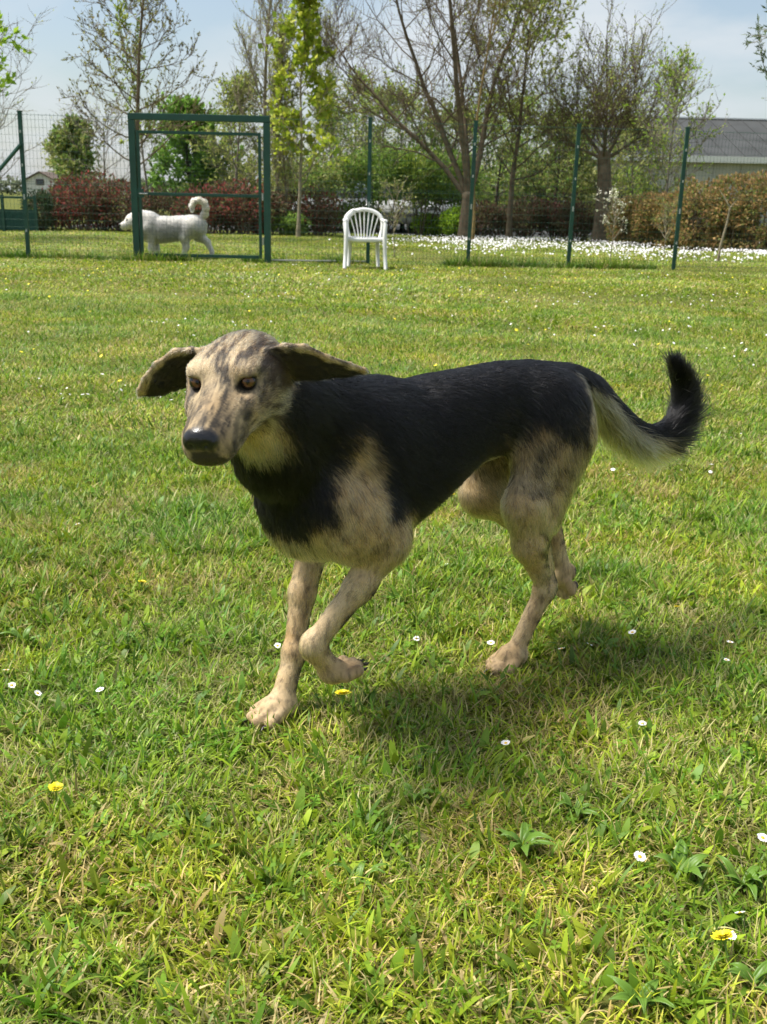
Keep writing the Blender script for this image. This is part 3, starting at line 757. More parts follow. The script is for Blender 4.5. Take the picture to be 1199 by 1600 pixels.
# left run
fl_ = empty('fence', (0, 0, 0)); tag(fl_, 'green wire fence with a braced post left of the gate', 'fence', 'green wire fences around the lawn')
xp = (lambda d: (_CO+d*((15.05+.5)/(d[1]-.10*d[0])))[0])(ray(45, 405))
post(xp, fy(xp), FH-.05, fl_, (.02, 0))
post(xp-1.75, fy(xp-1.75), FH-.05, fl_)
m = MB(); m.tube([(xp+.01, fy(xp)-.03, 1.50), (xp-1.35, fy(xp-1.35)-.06, 0)], .026, n=8); m.build('brace', green_paint, fl_)
mesh_panel(xp-1.75, gx0-.05, .03, FH-.06, .05, .10, fl_)
for z in (.05, 1.0, FH-.08):
    m = MB(); wire(m, (xp-1.75, fy(xp-1.75)+.028, z), (gx0-.05, fy(gx0)+.028, z), .0028); m.build('tension_wire', wire_green, fl_)

# gate
gy = fy((gx0+gx1)/2)
gt = empty('gate', ((gx0+gx1)/2, gy, 0)); tag(gt, 'tall green metal gate with a wire mesh leaf standing in the fence', 'gate')
w = (gx1-gx0)/2
for sd in (-1, 1):
    m = MB(); m.box((sd*w-.045, -.045, -.05), (sd*w+.045, .045, 1.865), .006); m.build('gate_post', green_paint, gt)
m = MB(); m.box((-w-.045, -.045, 1.8675), (w+.045, .045, 1.955), .006); m.build('top_beam', green_paint, gt)
lf = empty('gate_leaf', (0, 0, 0)); lf.parent = gt
a = w-.075
def bar(nm, p0, p1):
    m = MB(); m.box(p0, p1, .004); return m.build(nm, green_paint, lf)
bar('stile', (-a-.02, -.02, .06), (-a+.02, .02, 1.735)); bar('stile', (a-.045, -.02, .06), (a-.005, .02, 1.735))
bar('rail', (-a+.021, -.02, .06), (a-.046, .02, .105)); bar('rail', (-a+.021, -.02, .885), (a-.046, .02, .925)); bar('rail', (-a+.021, -.02, 1.695), (a-.046, .02, 1.735))
m = MB()
for k in range(34):
    z = .12+k*.0475; wire(m, (-a+.02, .012, z), (a-.04, .012, z), .0011)
for k in range(int((2*a-.06)/.05)):
    x = -a+.05+k*.05; wire(m, (x, .016, .10), (x, .016, 1.70), .0011)
o = m.build('wire_mesh', wire_green, lf); o['kind'] = 'stuff'
m = MB(); m.box((-a-.055, -.03, .85), (-a+.06, -.0215, .97), .003); lk = m.build('lock_plate', green_paint, gt)
m = MB(); m.tube([(-a+.01, -.03, .905), (-a+.01, -.075, .905), (-a+.12, -.078, .905)], .009, n=8); m.build('handle', zinc, lk)
for z in (.3, .9, 1.45):
    m = MB(); m.tube([(a+.015, -.012, z-.05), (a+.015, -.012, z+.05)], .016, n=10); m.build('hinge', zinc, gt)
m = MB(); m.tube([(gx1-(gx0+gx1)/2+.05, .02, .045), (xs_r[0]-(gx0+gx1)/2, .02+fy(xs_r[0])-gy, .045)], .012, n=6); m.build('ground_bar', simple_mat('pale_bar', (.4, .4, .36), .6), gt)

def chair():
    c = ground_at(569, 420); root = empty('plastic_chair', (c[0], c[1]+.12, 0), R(4))
    tag(root, 'white plastic garden armchair with slatted back in front of the fence', 'chair')
    def prof(pts, rad, name, flat=None, n=10, parent=root):
        m = MB(); m.tube(pts, rad, n=n, flat=flat); return m.build(name, plastic_white, parent, smooth=True)
    # seat
    bm = bmesh.new(); N_ = 12
    vs = []
    V = []; F_ = []
    for j in range(N_+1):
        for i in range(N_+1):
            u = i/N_*2-1; v = j/N_
            hw_ = .225+.03*(1-v)
            x = u*hw_; y = -.24+v*.44
            z = .43-.022*(1-u*u)*math.sin(math.pi*min(1, v*1.05))-.035*max(0, .12-v)/.12-.02*v
            V.append((x, y, z))
    nb = len(V); V += [(x, y, z-.016) for x, y, z in V]
    for j in range(N_):
        for i in range(N_):
            q = j*(N_+1)+i
            F_.append((q, q+1, q+N_+2, q+N_+1)); F_.append((nb+q, nb+q+N_+1, nb+q+N_+2, nb+q+1))
    for i in range(N_):
        F_.append((i+1, i, nb+i, nb+i+1)); t0 = N_*(N_+1)+i; F_.append((t0, t0+1, nb+t0+1, nb+t0))
        l0 = i*(N_+1); F_.append((l0, l0+N_+1, nb+l0+N_+1, nb+l0)); r0 = l0+N_; F_.append((r0+N_+1, r0, nb+r0, nb+r0+N_+1))
    mesh_from('seat', V, F_, plastic_white, root)
    # front apron
    prof([(-.25, -.235, .405), (-.12, -.25, .395), (.12, -.25, .395), (.25, -.235, .405)], .016, 'front_rail', flat=1.9)
    # legs: front ones carry the arm, rear ones splay back
    for sd in (-1, 1):
        prof([(sd*.285, -.27, 0), (sd*.272, -.25, .22), (sd*.265, -.235, .42), (sd*.272, -.215, .60), (sd*.268, -.17, .645)], [.034, .039, .043, .036, .028], 'leg', flat=.75)
        prof([(sd*.215, .30, 0), (sd*.20, .265, .22), (sd*.195, .225, .42)], [.030, .035, .038], 'leg', flat=.8)
        prof([(sd*.268, -.20, .635), (sd*.278, -.08, .655), (sd*.272, .06, .655), (sd*.250, .19, .665)], [.028, .036, .034, .028], 'armrest', flat=.55)
    # arched back rim
    rim = []
    for k in range(17):
        a_ = math.pi*k/16
        rim.append((-.262*math.cos(a_), .205+.09*math.sin(a_)**.8*.9, (.60+.195*math.sin(a_)**.85)))
    prof([(-.225, .19, .41)]+[(-.255, .20, .52)]+rim+[(.255, .20, .52), (.225, .19, .41)], .029, 'back_rim', flat=1.45)
    # fan of slats
    for k in range(7):
        f = (k-3)/3
        xt = f*.205; zt = .60+.195*math.sqrt(max(0, 1-(xt/.262)**2))**.9-.012
        xb = f*.115
        yt = .205+.085*(zt-.6)/.245
        pts = [(xb, .196, .405), (xb+(xt-xb)*.28, .205, .405+(zt-.405)*.35), (xb+(xt-xb)*.66, .225, .405+(zt-.405)*.7), (xt, yt, zt)]
        prof(pts, [.019, .0165, .018, .020], 'slat', flat=.5, n=8)
    prof([(-.17, .196, .418), (0, .206, .412), (.17, .196, .418)], .020, 'lower_rail', flat=.8)
    root.scale = (.96,)*3
    return root
chair()

# green netting fence by the far house
nt_ = empty('netting_fence', (at(20, 350, 25)[0], 25, 0)); tag(nt_, 'low dark green netting fence at the far left edge', 'fence')
net_m = simple_mat('green_netting', (.015, .06, .05), .9, noise=.3, nscale=20)
for k in range(4):
    x = -1.7+k*.75
    m = MB(); m.box((x-.03, -.03, 0), (x+.03, .03, .82)); m.build('post', green_paint, nt_)
    if k < 3:
        m = MB(); m.box((x+.032, -.006, .05), (x+.718, .006, .50)); m.build('netting_panel', net_m, nt_)
        m = MB(); m.box((x+.032, -.012, .74), (x+.718, .012, .79)); m.build('rail', green_paint, nt_)

# ------------------------------------------------------------------ parked cars behind the shrubs
def car(x, Y, rz, col, label):
    root = empty('parked_car', (x, Y, 0), rz); tag(root, label, 'car', 'cars parked behind the shrubs')
    paint = simple_mat('car_paint', col, .25, coat=.6)
    black = simple_mat('rubber', (.015, .015, .015), .8)
    # body: lofted sections along the length
    prof_ = [(-2.1, .45, .62, .74), (-2.02, .30, .80, .82), (-1.3, .24, .90, .86), (-.9, .24, .93, .86), (.9, .24, .94, .86), (1.6, .24, .90, .84), (2.0, .30, .84, .80), (2.08, .42, .70, .72)]
    V = []; F_ = []
    for (xx, z0, z1, hw_) in prof_:
        V += [(xx, -hw_, z0+.1), (xx, -hw_*.92, z0), (xx, hw_*.92, z0), (xx, hw_, z0+.1), (xx, hw_, z1-.16), (xx, hw_*.9, z1), (xx, -hw_*.9, z1), (xx, -hw_, z1-.16)]
    for i in range(len(prof_)-1):
        for k in range(8):
            k2 = (k+1) % 8; F_.append((i*8+k, i*8+k2, (i+1)*8+k2, (i+1)*8+k))
    F_.append(tuple(reversed(range(8)))); F_.append(tuple(range(8*(len(prof_)-1), 8*len(prof_))))
    mesh_from('body', V, F_, paint, root)
    cab = [(-1.15, .93, .78), (-.45, 1.40, .62), (.75, 1.43, .62), (1.55, .93, .76)]
    V = [(xx, s_*hw_, z) for xx, z, hw_ in cab for s_ in (-1, 1)]
    for nm_, ix, mt_ in (('roof', (2, 4, 5, 3), paint), ('windscreen', (0, 2, 3, 1), glass_dark), ('rear_window', (4, 6, 7, 5), glass_dark), ('side_window', (0, 6, 4, 2), glass_dark), ('side_window', (1, 3, 5, 7), glass_dark)):
        mesh_from(nm_, [V[q] for q in ix], [(0, 1, 2, 3)], mt_, root)
    for xx in (-1.3, 1.3):
        for sd in (-1, 1):
            m = MB(); m.tube([(xx, sd*.70, .31), (xx, sd*.875, .31)], .31, n=20); wl = m.build('wheel', black, root)
            m = MB(); m.tube([(xx, sd*.870, .31), (xx, sd*.882, .31)], .19, n=14); m.build('rim', zinc, wl)
    for sd in (-1, 1):
        m = MB(); m.box((-2.09, sd*.56-.14, .62), (-2.04, sd*.56+.14, .74)); m.build('headlight', clip_grey, root)
        m = MB(); m.box((2.03, sd*.60-.12, .66), (2.085, sd*.60+.12, .80)); m.build('tail_light', simple_mat('red_lens', (.35, .02, .02), .2), root)
for px, Y, rz, col, lab in ((528, 33.0, R(78), (.62, .63, .64), 'silver car left of the chair, half hidden by shrubs'), (618, 32.5, R(84), (.75, .75, .74), 'white car just right of the chair behind the shrubs'),
                            (690, 33.0, R(95), (.55, .57, .6), 'grey car between the chair and the forked tree')):
    b_ = base_at(px, Y); car(b_[0], Y, rz, col, lab)
# ------------------------------------------------------------------ blended-volume bodies (one continuous skin per animal)

class Prim:
    def __init__(s, kind, k, flow, hl, tagname, **kw):
        s.kind, s.k, s.flow, s.hl, s.tag = kind, k, (None if flow is None else unit(flow)), hl, tagname
        s.__dict__.update(kw)
    def d(s, P):
        if s.kind == 'cone':
            a, b = s.a, s.b
            ba = b-a; L2 = ba@ba
            t = np.clip(((P-a)@ba)/L2, 0, 1)
            q = P - (a + t[..., None]*ba)
            if s.sq is not None:                       # flattened along one axis
                n, f = s.sq
                q = q + (q@n)[..., None]*n*(f-1)
            return np.sqrt((q*q).sum(-1)) - (s.ra + (s.rb-s.ra)*t)
        if s.kind == 'ell':
            q = (P-s.c)@s.M
            k0 = np.sqrt(((q/s.r)**2).sum(-1)); k1 = np.sqrt(((q/(s.r**2))**2).sum(-1))+1e-9
            return k0*(k0-1)/k1
        if s.kind == 'loft':
            x = P[..., 0]
            T = s.table
            top = np.interp(x, T[:, 0], T[:, 1]); bot = np.interp(x, T[:, 0], T[:, 2]); w = np.interp(x, T[:, 0], T[:, 3])
            h = (top-bot)/2; zc = (top+bot)/2
            h = np.maximum(h, .004); w = np.maximum(w, .004)
            zz = (P[..., 2]-zc)/h
            e = 2.25
            rr = (np.abs(P[..., 1]/w)**e + np.abs(zz)**e)**(1/e)
            d = (rr-1)*np.minimum(w, h)
            ex = np.maximum(np.maximum(T[0, 0]-x, x-T[-1, 0]), 0)
            return np.where(ex > 0, np.sqrt(np.maximum(d, 0)**2+ex**2), d)
    def bbox(s):
        if s.kind == 'cone':
            r = max(s.ra, s.rb)
            return np.minimum(s.a, s.b)-r, np.maximum(s.a, s.b)+r
        if s.kind == 'ell':
            r = s.r.max(); return s.c-r, s.c+r
        T = s.table; w = T[:, 3].max()
        return np.array([T[0, 0], -w, T[:, 2].min()]), np.array([T[-1, 0], w, T[:, 1].max()])

class Body:
    def __init__(s): s.p = []; s.cut = []
    def cone(s, a, b, ra, rb, k=.02, flow=None, hl=.012, tag='', sq=None):
        a, b = np.array(a, float), np.array(b, float)
        s.p.append(Prim('cone', k, (b-a) if flow is None else flow, hl, tag, a=a, b=b, ra=ra, rb=rb,
                        sq=None if sq is None else (unit(sq[0]), sq[1])))
    def chain(s, pts, rads, **kw):
        for i in range(len(pts)-1):
            s.cone(pts[i], pts[i+1], rads[i], rads[i+1], **kw)
    def ell(s, c, r, M=None, k=.02, flow=(-1, 0, -.3), hl=.012, tag=''):
        s.p.append(Prim('ell', k, flow, hl, tag, c=np.array(c, float), r=np.array(r, float), M=np.eye(3) if M is None else M))
    def loft(s, table, k=.03, flow=(-1, 0, -.3), hl=.02, tag=''):
        T = np.array(table, float); T = T[np.argsort(T[:, 0])]
        xs = np.linspace(T[0, 0], T[-1, 0], 200)
        # smooth the piecewise-linear profile
        Y = [np.interp(xs, T[:, 0], T[:, i]) for i in (1, 2, 3)]
        ker = np.hanning(15); ker /= ker.sum()
        Y = [np.convolve(np.pad(y, 7, mode='edge'), ker, 'valid') for y in Y]
        s.p.append(Prim('loft', k, flow, hl, tag, table=np.stack([xs]+Y, 1)))
    def carve(s, c, r, k=.008, M=None):
        s.cut.append(Prim('ell', k, (0, 0, 1), 0, '', c=np.array(c, float), r=np.array(r, float), M=np.eye(3) if M is None else M))
    def field(s, P, which=None):
        D = np.full(P.shape[:-1], .2)
        for p in s.p:
            b = p.d(P); h = np.maximum(p.k-np.abs(D-b), 0)/p.k
            D = np.minimum(D, b) - h*h*p.k*.25
        return D
    def mesh(s, vox, keep_tag=None):
        lo = np.min([p.bbox()[0] for p in s.p], 0)-vox*4; hi = np.max([p.bbox()[1] for p in s.p], 0)+vox*4
        n = np.ceil((hi-lo)/vox).astype(int)+1
        D = np.full(n, .2, dtype=np.float32)
        def sub(p, mar):
            a, b = p.bbox()
            i0 = np.maximum(((a-mar-lo)/vox).astype(int), 0); i1 = np.minimum(((b+mar-lo)/vox).astype(int)+2, n)
            sl = tuple(slice(x, y) for x, y in zip(i0, i1))
            ax = [lo[i]+vox*np.arange(i0[i], i1[i]) for i in range(3)]
            return sl, np.stack(np.meshgrid(*ax, indexing='ij'), -1)
        for p in s.p:
            sl, P = sub(p, max(.03, p.k*1.2))
            b = p.d(P); a = D[sl]
            h = np.maximum(p.k-np.abs(a-b), 0)/p.k
            D[sl] = np.minimum(a, b)-h*h*p.k*.25
        for p in s.cut:
            sl, P = sub(p, .02)
            b = -p.d(P); a = D[sl]
            h = np.maximum(p.k-np.abs(a-b), 0)/p.k
            D[sl] = np.maximum(a, b)+h*h*p.k*.25
        # ---- naive surface nets
        S = D < 0
        nx, ny, nz_ = n
        cnt = np.zeros((nx-1, ny-1, nz_-1), dtype=np.int8); acc = np.zeros((nx-1, ny-1, nz_-1, 3), dtype=np.float32); ne = np.zeros_like(cnt)
        def cs(dx, dy, dz): return (slice(dx, nx-1+dx), slice(dy, ny-1+dy), slice(dz, nz_-1+dz))
        corners = [(i, j, k) for i in (0, 1) for j in (0, 1) for k in (0, 1)]
        for c in corners: cnt += S[cs(*c)]
        act = (cnt > 0) & (cnt < 8)
        ai = np.argwhere(act)
        vals = {c: D[ai[:, 0]+c[0], ai[:, 1]+c[1], ai[:, 2]+c[2]] for c in corners}
        pos = np.zeros((len(ai), 3)); num = np.zeros(len(ai))
        for c in corners:
            for axis in range(3):
                if c[axis] == 0:
                    e = list(c); e[axis] = 1; e = tuple(e)
                    va, vb = vals[c], vals[e]
                    x = (va < 0) != (vb < 0)
                    t = np.where(x, va/(va-vb+1e-20), 0)
                    q = np.tile(np.array(c, float), (len(ai), 1)); q[:, axis] += t
                    pos += q*x[:, None]; num += x
        V = lo + vox*(ai + pos/num[:, None])
        idx = np.full((nx-1, ny-1, nz_-1), -1, dtype=np.int64); idx[act] = np.arange(len(ai))
        F = []
        for axis in range(3):
            sa = [slice(None)]*3; sb = [slice(None)]*3
            sa[axis] = slice(0, -1); sb[axis] = slice(1, None)
            A_, B_ = S[tuple(sa)], S[tuple(sb)]
            e = np.argwhere(A_ != B_)
            u, v = (axis+1) % 3, (axis+2) % 3
            e = e[(e[:, u] > 0) & (e[:, v] > 0) & (e[:, u] < n[u]-1) & (e[:, v] < n[v]-1)]
            inside = A_[e[:, 0], e[:, 1], e[:, 2]]
            def cell(du, dv):
                q = e.copy(); q[:, u] += du; q[:, v] += dv
                return idx[q[:, 0], q[:, 1], q[:, 2]]
            quad = np.stack([cell(-1, -1), cell(0, -1), cell(0, 0), cell(-1, 0)], 1)
            quad = np.where(inside[:, None], quad, quad[:, ::-1])
            F.append(quad)
        F = np.concatenate(F)
        # keep the largest piece orientation-safe, light smoothing
        for it in range(2):
            A2 = np.zeros_like(V); cn = np.zeros(len(V))
            for i in range(4):
                a, b = F[:, i], F[:, (i+1) % 4]
                np.add.at(A2, a, V[b]); np.add.at(A2, b, V[a]); np.add.at(cn, a, 1); np.add.at(cn, b, 1)
            wgt = .5
            if keep_tag is not None:
                if it == 0: _, _, tg = s.weights(V); kw = .5*(1-.8*sstep(.3, .7, tg[keep_tag]))[:, None]
                wgt = kw
            V = V*(1-wgt) + wgt*A2/cn[:, None]
        return V, F
    def weights(s, P, sigma=.012):
        """flow direction, hair length and per-tag weight at points on the skin"""
        flow = np.zeros_like(P); hl = np.zeros(len(P)); W = np.zeros(len(P)); tags = {}
        for p in s.p:
            d = p.d(P)
            w = np.exp(-np.clip(d, -.03, .3)/sigma) if p.kind != 'loft' else np.exp(-np.clip(d, -.03, .3)/sigma)*.8
            flow += w[:, None]*p.flow; hl += w*p.hl; W += w
            tags[p.tag] = tags.get(p.tag, 0)+w
        for k in tags: tags[k] = tags[k]/W
        return flow/(np.linalg.norm(flow, axis=1)[:, None]+1e-9), hl/W, tags

def quad_normals(V, F):
    nrm = np.cross(V[F[:, 2]]-V[F[:, 0]], V[F[:, 3]]-V[F[:, 1]])
    N_ = np.zeros_like(V)
    for i in range(4): np.add.at(N_, F[:, i], nrm)
    return N_/(np.linalg.norm(N_, axis=1)[:, None]+1e-12), np.linalg.norm(nrm, axis=1)*.5

def grow_fur(name, V, F, NV, area, dens, flow, hl, colfn, mat, parent, radius=.00035, lift=.35, pts=5, seed=1, jitter=.18, droop=.25, lvar=.3):
    r = np.random.default_rng(seed)
    # density per face
    fd = dens[F].mean(1)*area
    tot = int(fd.sum()); cum = np.cumsum(fd)/fd.sum()
    fi = np.searchsorted(cum, r.random(tot)); fi = np.minimum(fi, len(F)-1)
    a, b = r.random(tot)[:, None], r.random(tot)[:, None]
    q = F[fi]
    w = [(1-a)*(1-b), a*(1-b), a*b, (1-a)*b]
    P = sum(V[q[:, i]]*w[i] for i in range(4)); Nn = sum(NV[q[:, i]]*w[i] for i in range(4))
    fl = sum(flow[q[:, i]]*w[i] for i in range(4)); L = sum(hl[q[:, i]]*w[i][:, 0] for i in range(4))
    Nn /= np.linalg.norm(Nn, axis=1)[:, None]
    # clumped directional variation
    nzv = np.stack([fbm(P, 28, 2), fbm(P+7.1, 28, 2), fbm(P+3.7, 28, 2)], 1)-.5
    jit = (jitter[q[:, 0]] if hasattr(jitter, '__len__') else np.full(tot, jitter))[:, None]
    fl = fl + nzv*3.3*jit + r.normal(0, 1, (tot, 3))*jit
    tn = fl-(fl*Nn).sum(1)[:, None]*Nn; tn /= np.linalg.norm(tn, axis=1)[:, None]+1e-9
    lv = lvar[q[:, 0]] if hasattr(lvar, '__len__') else lvar
    L = L*(1-lv*1.15+2*lv*r.random(tot))
    lf = (lift[q[:, 0]] if hasattr(lift, '__len__') else lift)*(.5+1.0*r.random(tot))
    t = np.linspace(0, 1, pts)
    pos = np.zeros((tot, pts, 3), dtype=np.float32)
    grav = np.array([0, 0, -1.0])
    for i, ti in enumerate(t):
        up = lf*ti*(1-.45*ti)
        pos[:, i] = P - Nn*.0008 + tn*(L*ti*.95)[:, None] + Nn*(L*up)[:, None] + grav*(droop*L*ti*ti*.5)[:, None]
    cols = colfn(P, fi, q, w, r)
    hc = bpy.data.hair_curves.new(name)
    hc.add_curves([pts]*tot)
    hc.attributes['position'].data.foreach_set('vector', pos.ravel())
    rad = (radius*np.array([1, .95, .8, .55, .15])[:pts])[None, :]*np.sqrt(L/.02).clip(.75, 1.4)[:, None]
    ra = hc.attributes.get('radius') or hc.attributes.new('radius', 'FLOAT', 'POINT')
    ra.data.foreach_set('value', np.broadcast_to(rad, (tot, pts)).astype(np.float32).ravel())
    ca = hc.attributes.new('col', 'FLOAT_COLOR', 'CURVE')
    c4 = np.ones((tot, 4), dtype=np.float32); c4[:, :3] = cols
    ca.data.foreach_set('color', c4.ravel())
    hc.materials.append(mat)
    o = bpy.data.objects.new(name, hc)
    return link(o, parent)

def fur_material(name, rough=.38, rrough=.5):
    m = bpy.data.materials.new(name); m.use_nodes = True; t = m.node_tree
    for n in list(t.nodes): t.nodes.remove(n)
    o = t.nodes.new('ShaderNodeOutputMaterial'); h = t.nodes.new('ShaderNodeBsdfHairPrincipled')
    h.parametrization = 'COLOR'; h.inputs['IOR'].default_value = 1.33
    h.inputs['Roughness'].default_value = rough; h.inputs['Radial Roughness'].default_value = rrough
    a = attr_node(t, 'col'); t.links.new(a.outputs['Color'], h.inputs['Color']); t.links.new(h.outputs[0], o.inputs['Surface'])
    return m
def skin_material(name):
    m, t, b = mat_new(name)
    a = attr_node(t, 'col'); t.links.new(a.outputs['Color'], b.inputs['Base Color'])
    g = attr_node(t, 'gloss')
    mr = t.nodes.new('ShaderNodeMapRange'); mr.inputs['To Min'].default_value = .75; mr.inputs['To Max'].default_value = .28
    t.links.new(g.outputs['Fac'], mr.inputs['Value']); t.links.new(mr.outputs[0], b.inputs['Roughness'])
    tcn = t.nodes.new('ShaderNodeTexCoord'); v = t.nodes.new('ShaderNodeTexVoronoi'); v.inputs['Scale'].default_value = 420
    bp = t.nodes.new('ShaderNodeBump'); bp.inputs['Strength'].default_value = .25; bp.inputs['Distance'].default_value = .001
    t.links.new(tcn.outputs['Object'], v.inputs['Vector']); t.links.new(v.outputs['Distance'], bp.inputs['Height']); t.links.new(bp.outputs[0], b.inputs['Normal'])
    return m
# ------------------------------------------------------------------ the white dog walking behind the gate
def build_white_dog():
    B = Body()
    T_ = [(-.56, .54, .40, .05), (-.52, .58, .35, .11), (-.42, .605, .31, .145), (-.25, .595, .285, .150), (-.05, .58, .25, .155), (.12, .59, .225, .16), (.26, .60, .235, .15), (.36, .58, .28, .12), (.43, .53, .36, .05)]
    B.loft(T_, tag='body', hl=.065, flow=(-1, 0, -.6))
    B.chain([(.26, 0, .52), (.36, 0, .53), (.43, -.01, .53)], [.135, .12, .10], k=.06, tag='neck', hl=.05, flow=(-1, 0, -.9))
    # head, carried a little below the back, turned slightly towards the lawn
    B.ell((.475, .03, .515), (.115, .11, .11), k=.04, tag='head', hl=.02)
    B.cone((.52, .05, .485), (.60, .085, .45), .072, .058, k=.03, tag='head', hl=.012, flow=(-1, 0, 0))
    B.ell((.652, .105, .462), (.026, .030, .026), k=.008, tag='nose', hl=0, flow=(-1, 0, 0))
    for sd in (-1, 1):
        B.cone((.455, .02+sd*.088, .55), (.435, .02+sd*.11, .44), .038, .03, k=.015, tag='ear', hl=.02, flow=(0, 0, -1), sq=((0, 1, 0), 2.0))
    # tail carried up over the back
    tp = [(-.49, 0, .55), (-.56, .01, .63), (-.585, .02, .72), (-.56, .02, .80), (-.49, .02, .835), (-.42, .02, .815), (-.385, .02, .755), (-.385, .02, .70)]
    B.chain(tp, [.048, .042, .04, .04, .04, .038, .034, .022], k=.02, tag='tail', hl=.035)
    # legs: hip/shoulder, knee/elbow, hock/carpus, foot
    def leg(pts, rad, th):
        B.cone(pts[0], pts[1], th, rad[0], k=.05, tag='leg', hl=.04, flow=(-.2, 0, -1))
        for i in range(1, len(pts)-1):
            B.cone(pts[i], pts[i+1], rad[i-1], rad[i], k=.03, tag='leg', hl=.025, flow=(-.1, 0, -1))
    leg([(.27, .08, .42), (.20, .09, .32), (.22, .09, .15), (.215, .09, .06)], [.06, .036, .032], .11)
    B.ell((.24, .09, .03), (.05, .036, .03), k=.015, tag='leg', hl=.015)
    leg([(.26, -.08, .42), (.19, -.09, .32), (.17, -.09, .15), (.15, -.09, .06)], [.06, .036, .032], .11)
    B.ell((.175, -.09, .03), (.05, .036, .03), k=.015, tag='leg', hl=.015)
    leg([(-.38, .08, .46), (-.27, .10, .32), (-.29, .09, .17), (-.245, .09, .05)], [.075, .038, .032], .14)
    B.ell((-.22, .09, .03), (.05, .036, .03), k=.015, tag='leg', hl=.015)
    leg([(-.42, -.08, .46), (-.45, -.10, .33), (-.58, -.09, .24), (-.64, -.09, .12)], [.075, .04, .032], .13)
    B.ell((-.645, -.09, .085), (.035, .034, .045), k=.015, tag='leg', hl=.015)
    V, F = B.mesh(.011)
    NV, area = quad_normals(V, F)
    flow, hl, tags = B.weights(V, .03)
    nose = sstep(.4, .6, tags['nose'])
    n1 = fbm(V, 9, 3)
    col = np.array([.66, .62, .54])[None]*(.85+.25*n1)[:, None]
    col = np.where((tags['tail'] > .5)[:, None], np.array([.68, .60, .46]), col)
    ear = sstep(.4, .7, tags['ear'])
    col = col*(1-.25*ear[:, None])
    er = np.sqrt(((V[:, 0]-.555)/.022)**2+((np.abs(V[:, 1]-.055)-.058)/.02)**2+((V[:, 2]-.535)/.016)**2)
    dk = np.maximum(nose, 1-sstep(.8, 1.2, er))
    col = col*(1-dk[:, None])+np.array([.015, .013, .012])*dk[:, None]
    c = ground_at(262, 403)
    rz = R(180+4)
    root = empty('dog', (c[0], c[1], 0), rz)
    tag(root, 'fluffy white dog with curled tail walking behind the gate', 'dog')
    b = mesh_from('body', V, F, skin_material('white_dog_skin'), root); set_color(b.data, col)
    ga = b.data.attributes.new('gloss', 'FLOAT', 'POINT'); ga.data.foreach_set('value', nose.astype(np.float32))
    def colfn(P, fi, q, w, r):
        cc = sum(col[q[:, i]]*w[i] for i in range(4))
        return np.clip(cc*(.62+.5*r.random(len(cc)))[:, None], .004, .93)
    dens = np.full(len(V), 3.0e4)*(1-nose)
    grow_fur('fur', V, F, NV, area, dens, flow, hl, colfn, fur_material('white_fur', .5, .6), root, radius=.0012, lift=.5, seed=9, jitter=.26)
build_white_dog() if 'nodog' not in DEV else None
# ------------------------------------------------------------------ the black-and-tan dog trotting in the foreground
DOG_TH = R(35)
DOG_A = np.array([-math.cos(DOG_TH), -math.sin(DOG_TH), 0.0])   # heading
DOG_N = np.array([math.sin(DOG_TH), -math.cos(DOG_TH), 0.0])    # its left side
DOG_O = np.array([.0456, 1.8441, 0.0])
def dog_world(P): return DOG_O + P[:, :1]*DOG_A + P[:, 1:2]*DOG_N + P[:, 2:]*np.array([0, 0, 1.0])

def head_frame():
    yaw, pit = R(11), R(-21)
    fw = np.array([-math.sin(yaw)*math.cos(pit), -math.cos(yaw)*math.cos(pit), math.sin(pit)])
    f = np.array([fw@DOG_A, fw@DOG_N, fw[2]])
    lft = unit(np.cross([0, 0, 1.0], f)); rol = R(4)
    up = np.cross(f, lft)
    l2 = lft*math.cos(rol)+up*math.sin(rol); u2 = np.cross(f, l2)
    return np.stack([f, l2, u2], 1)                              # columns: forward, left, up
HM = head_frame()
HS = .87
HO = np.array([.450, .175, .660])                                # point between the eyes
def hp(x, y, z): return HO + HM@np.array([x, y, z], float)*HS
def hv(x, y, z): return HM@np.array([x, y, z], float)

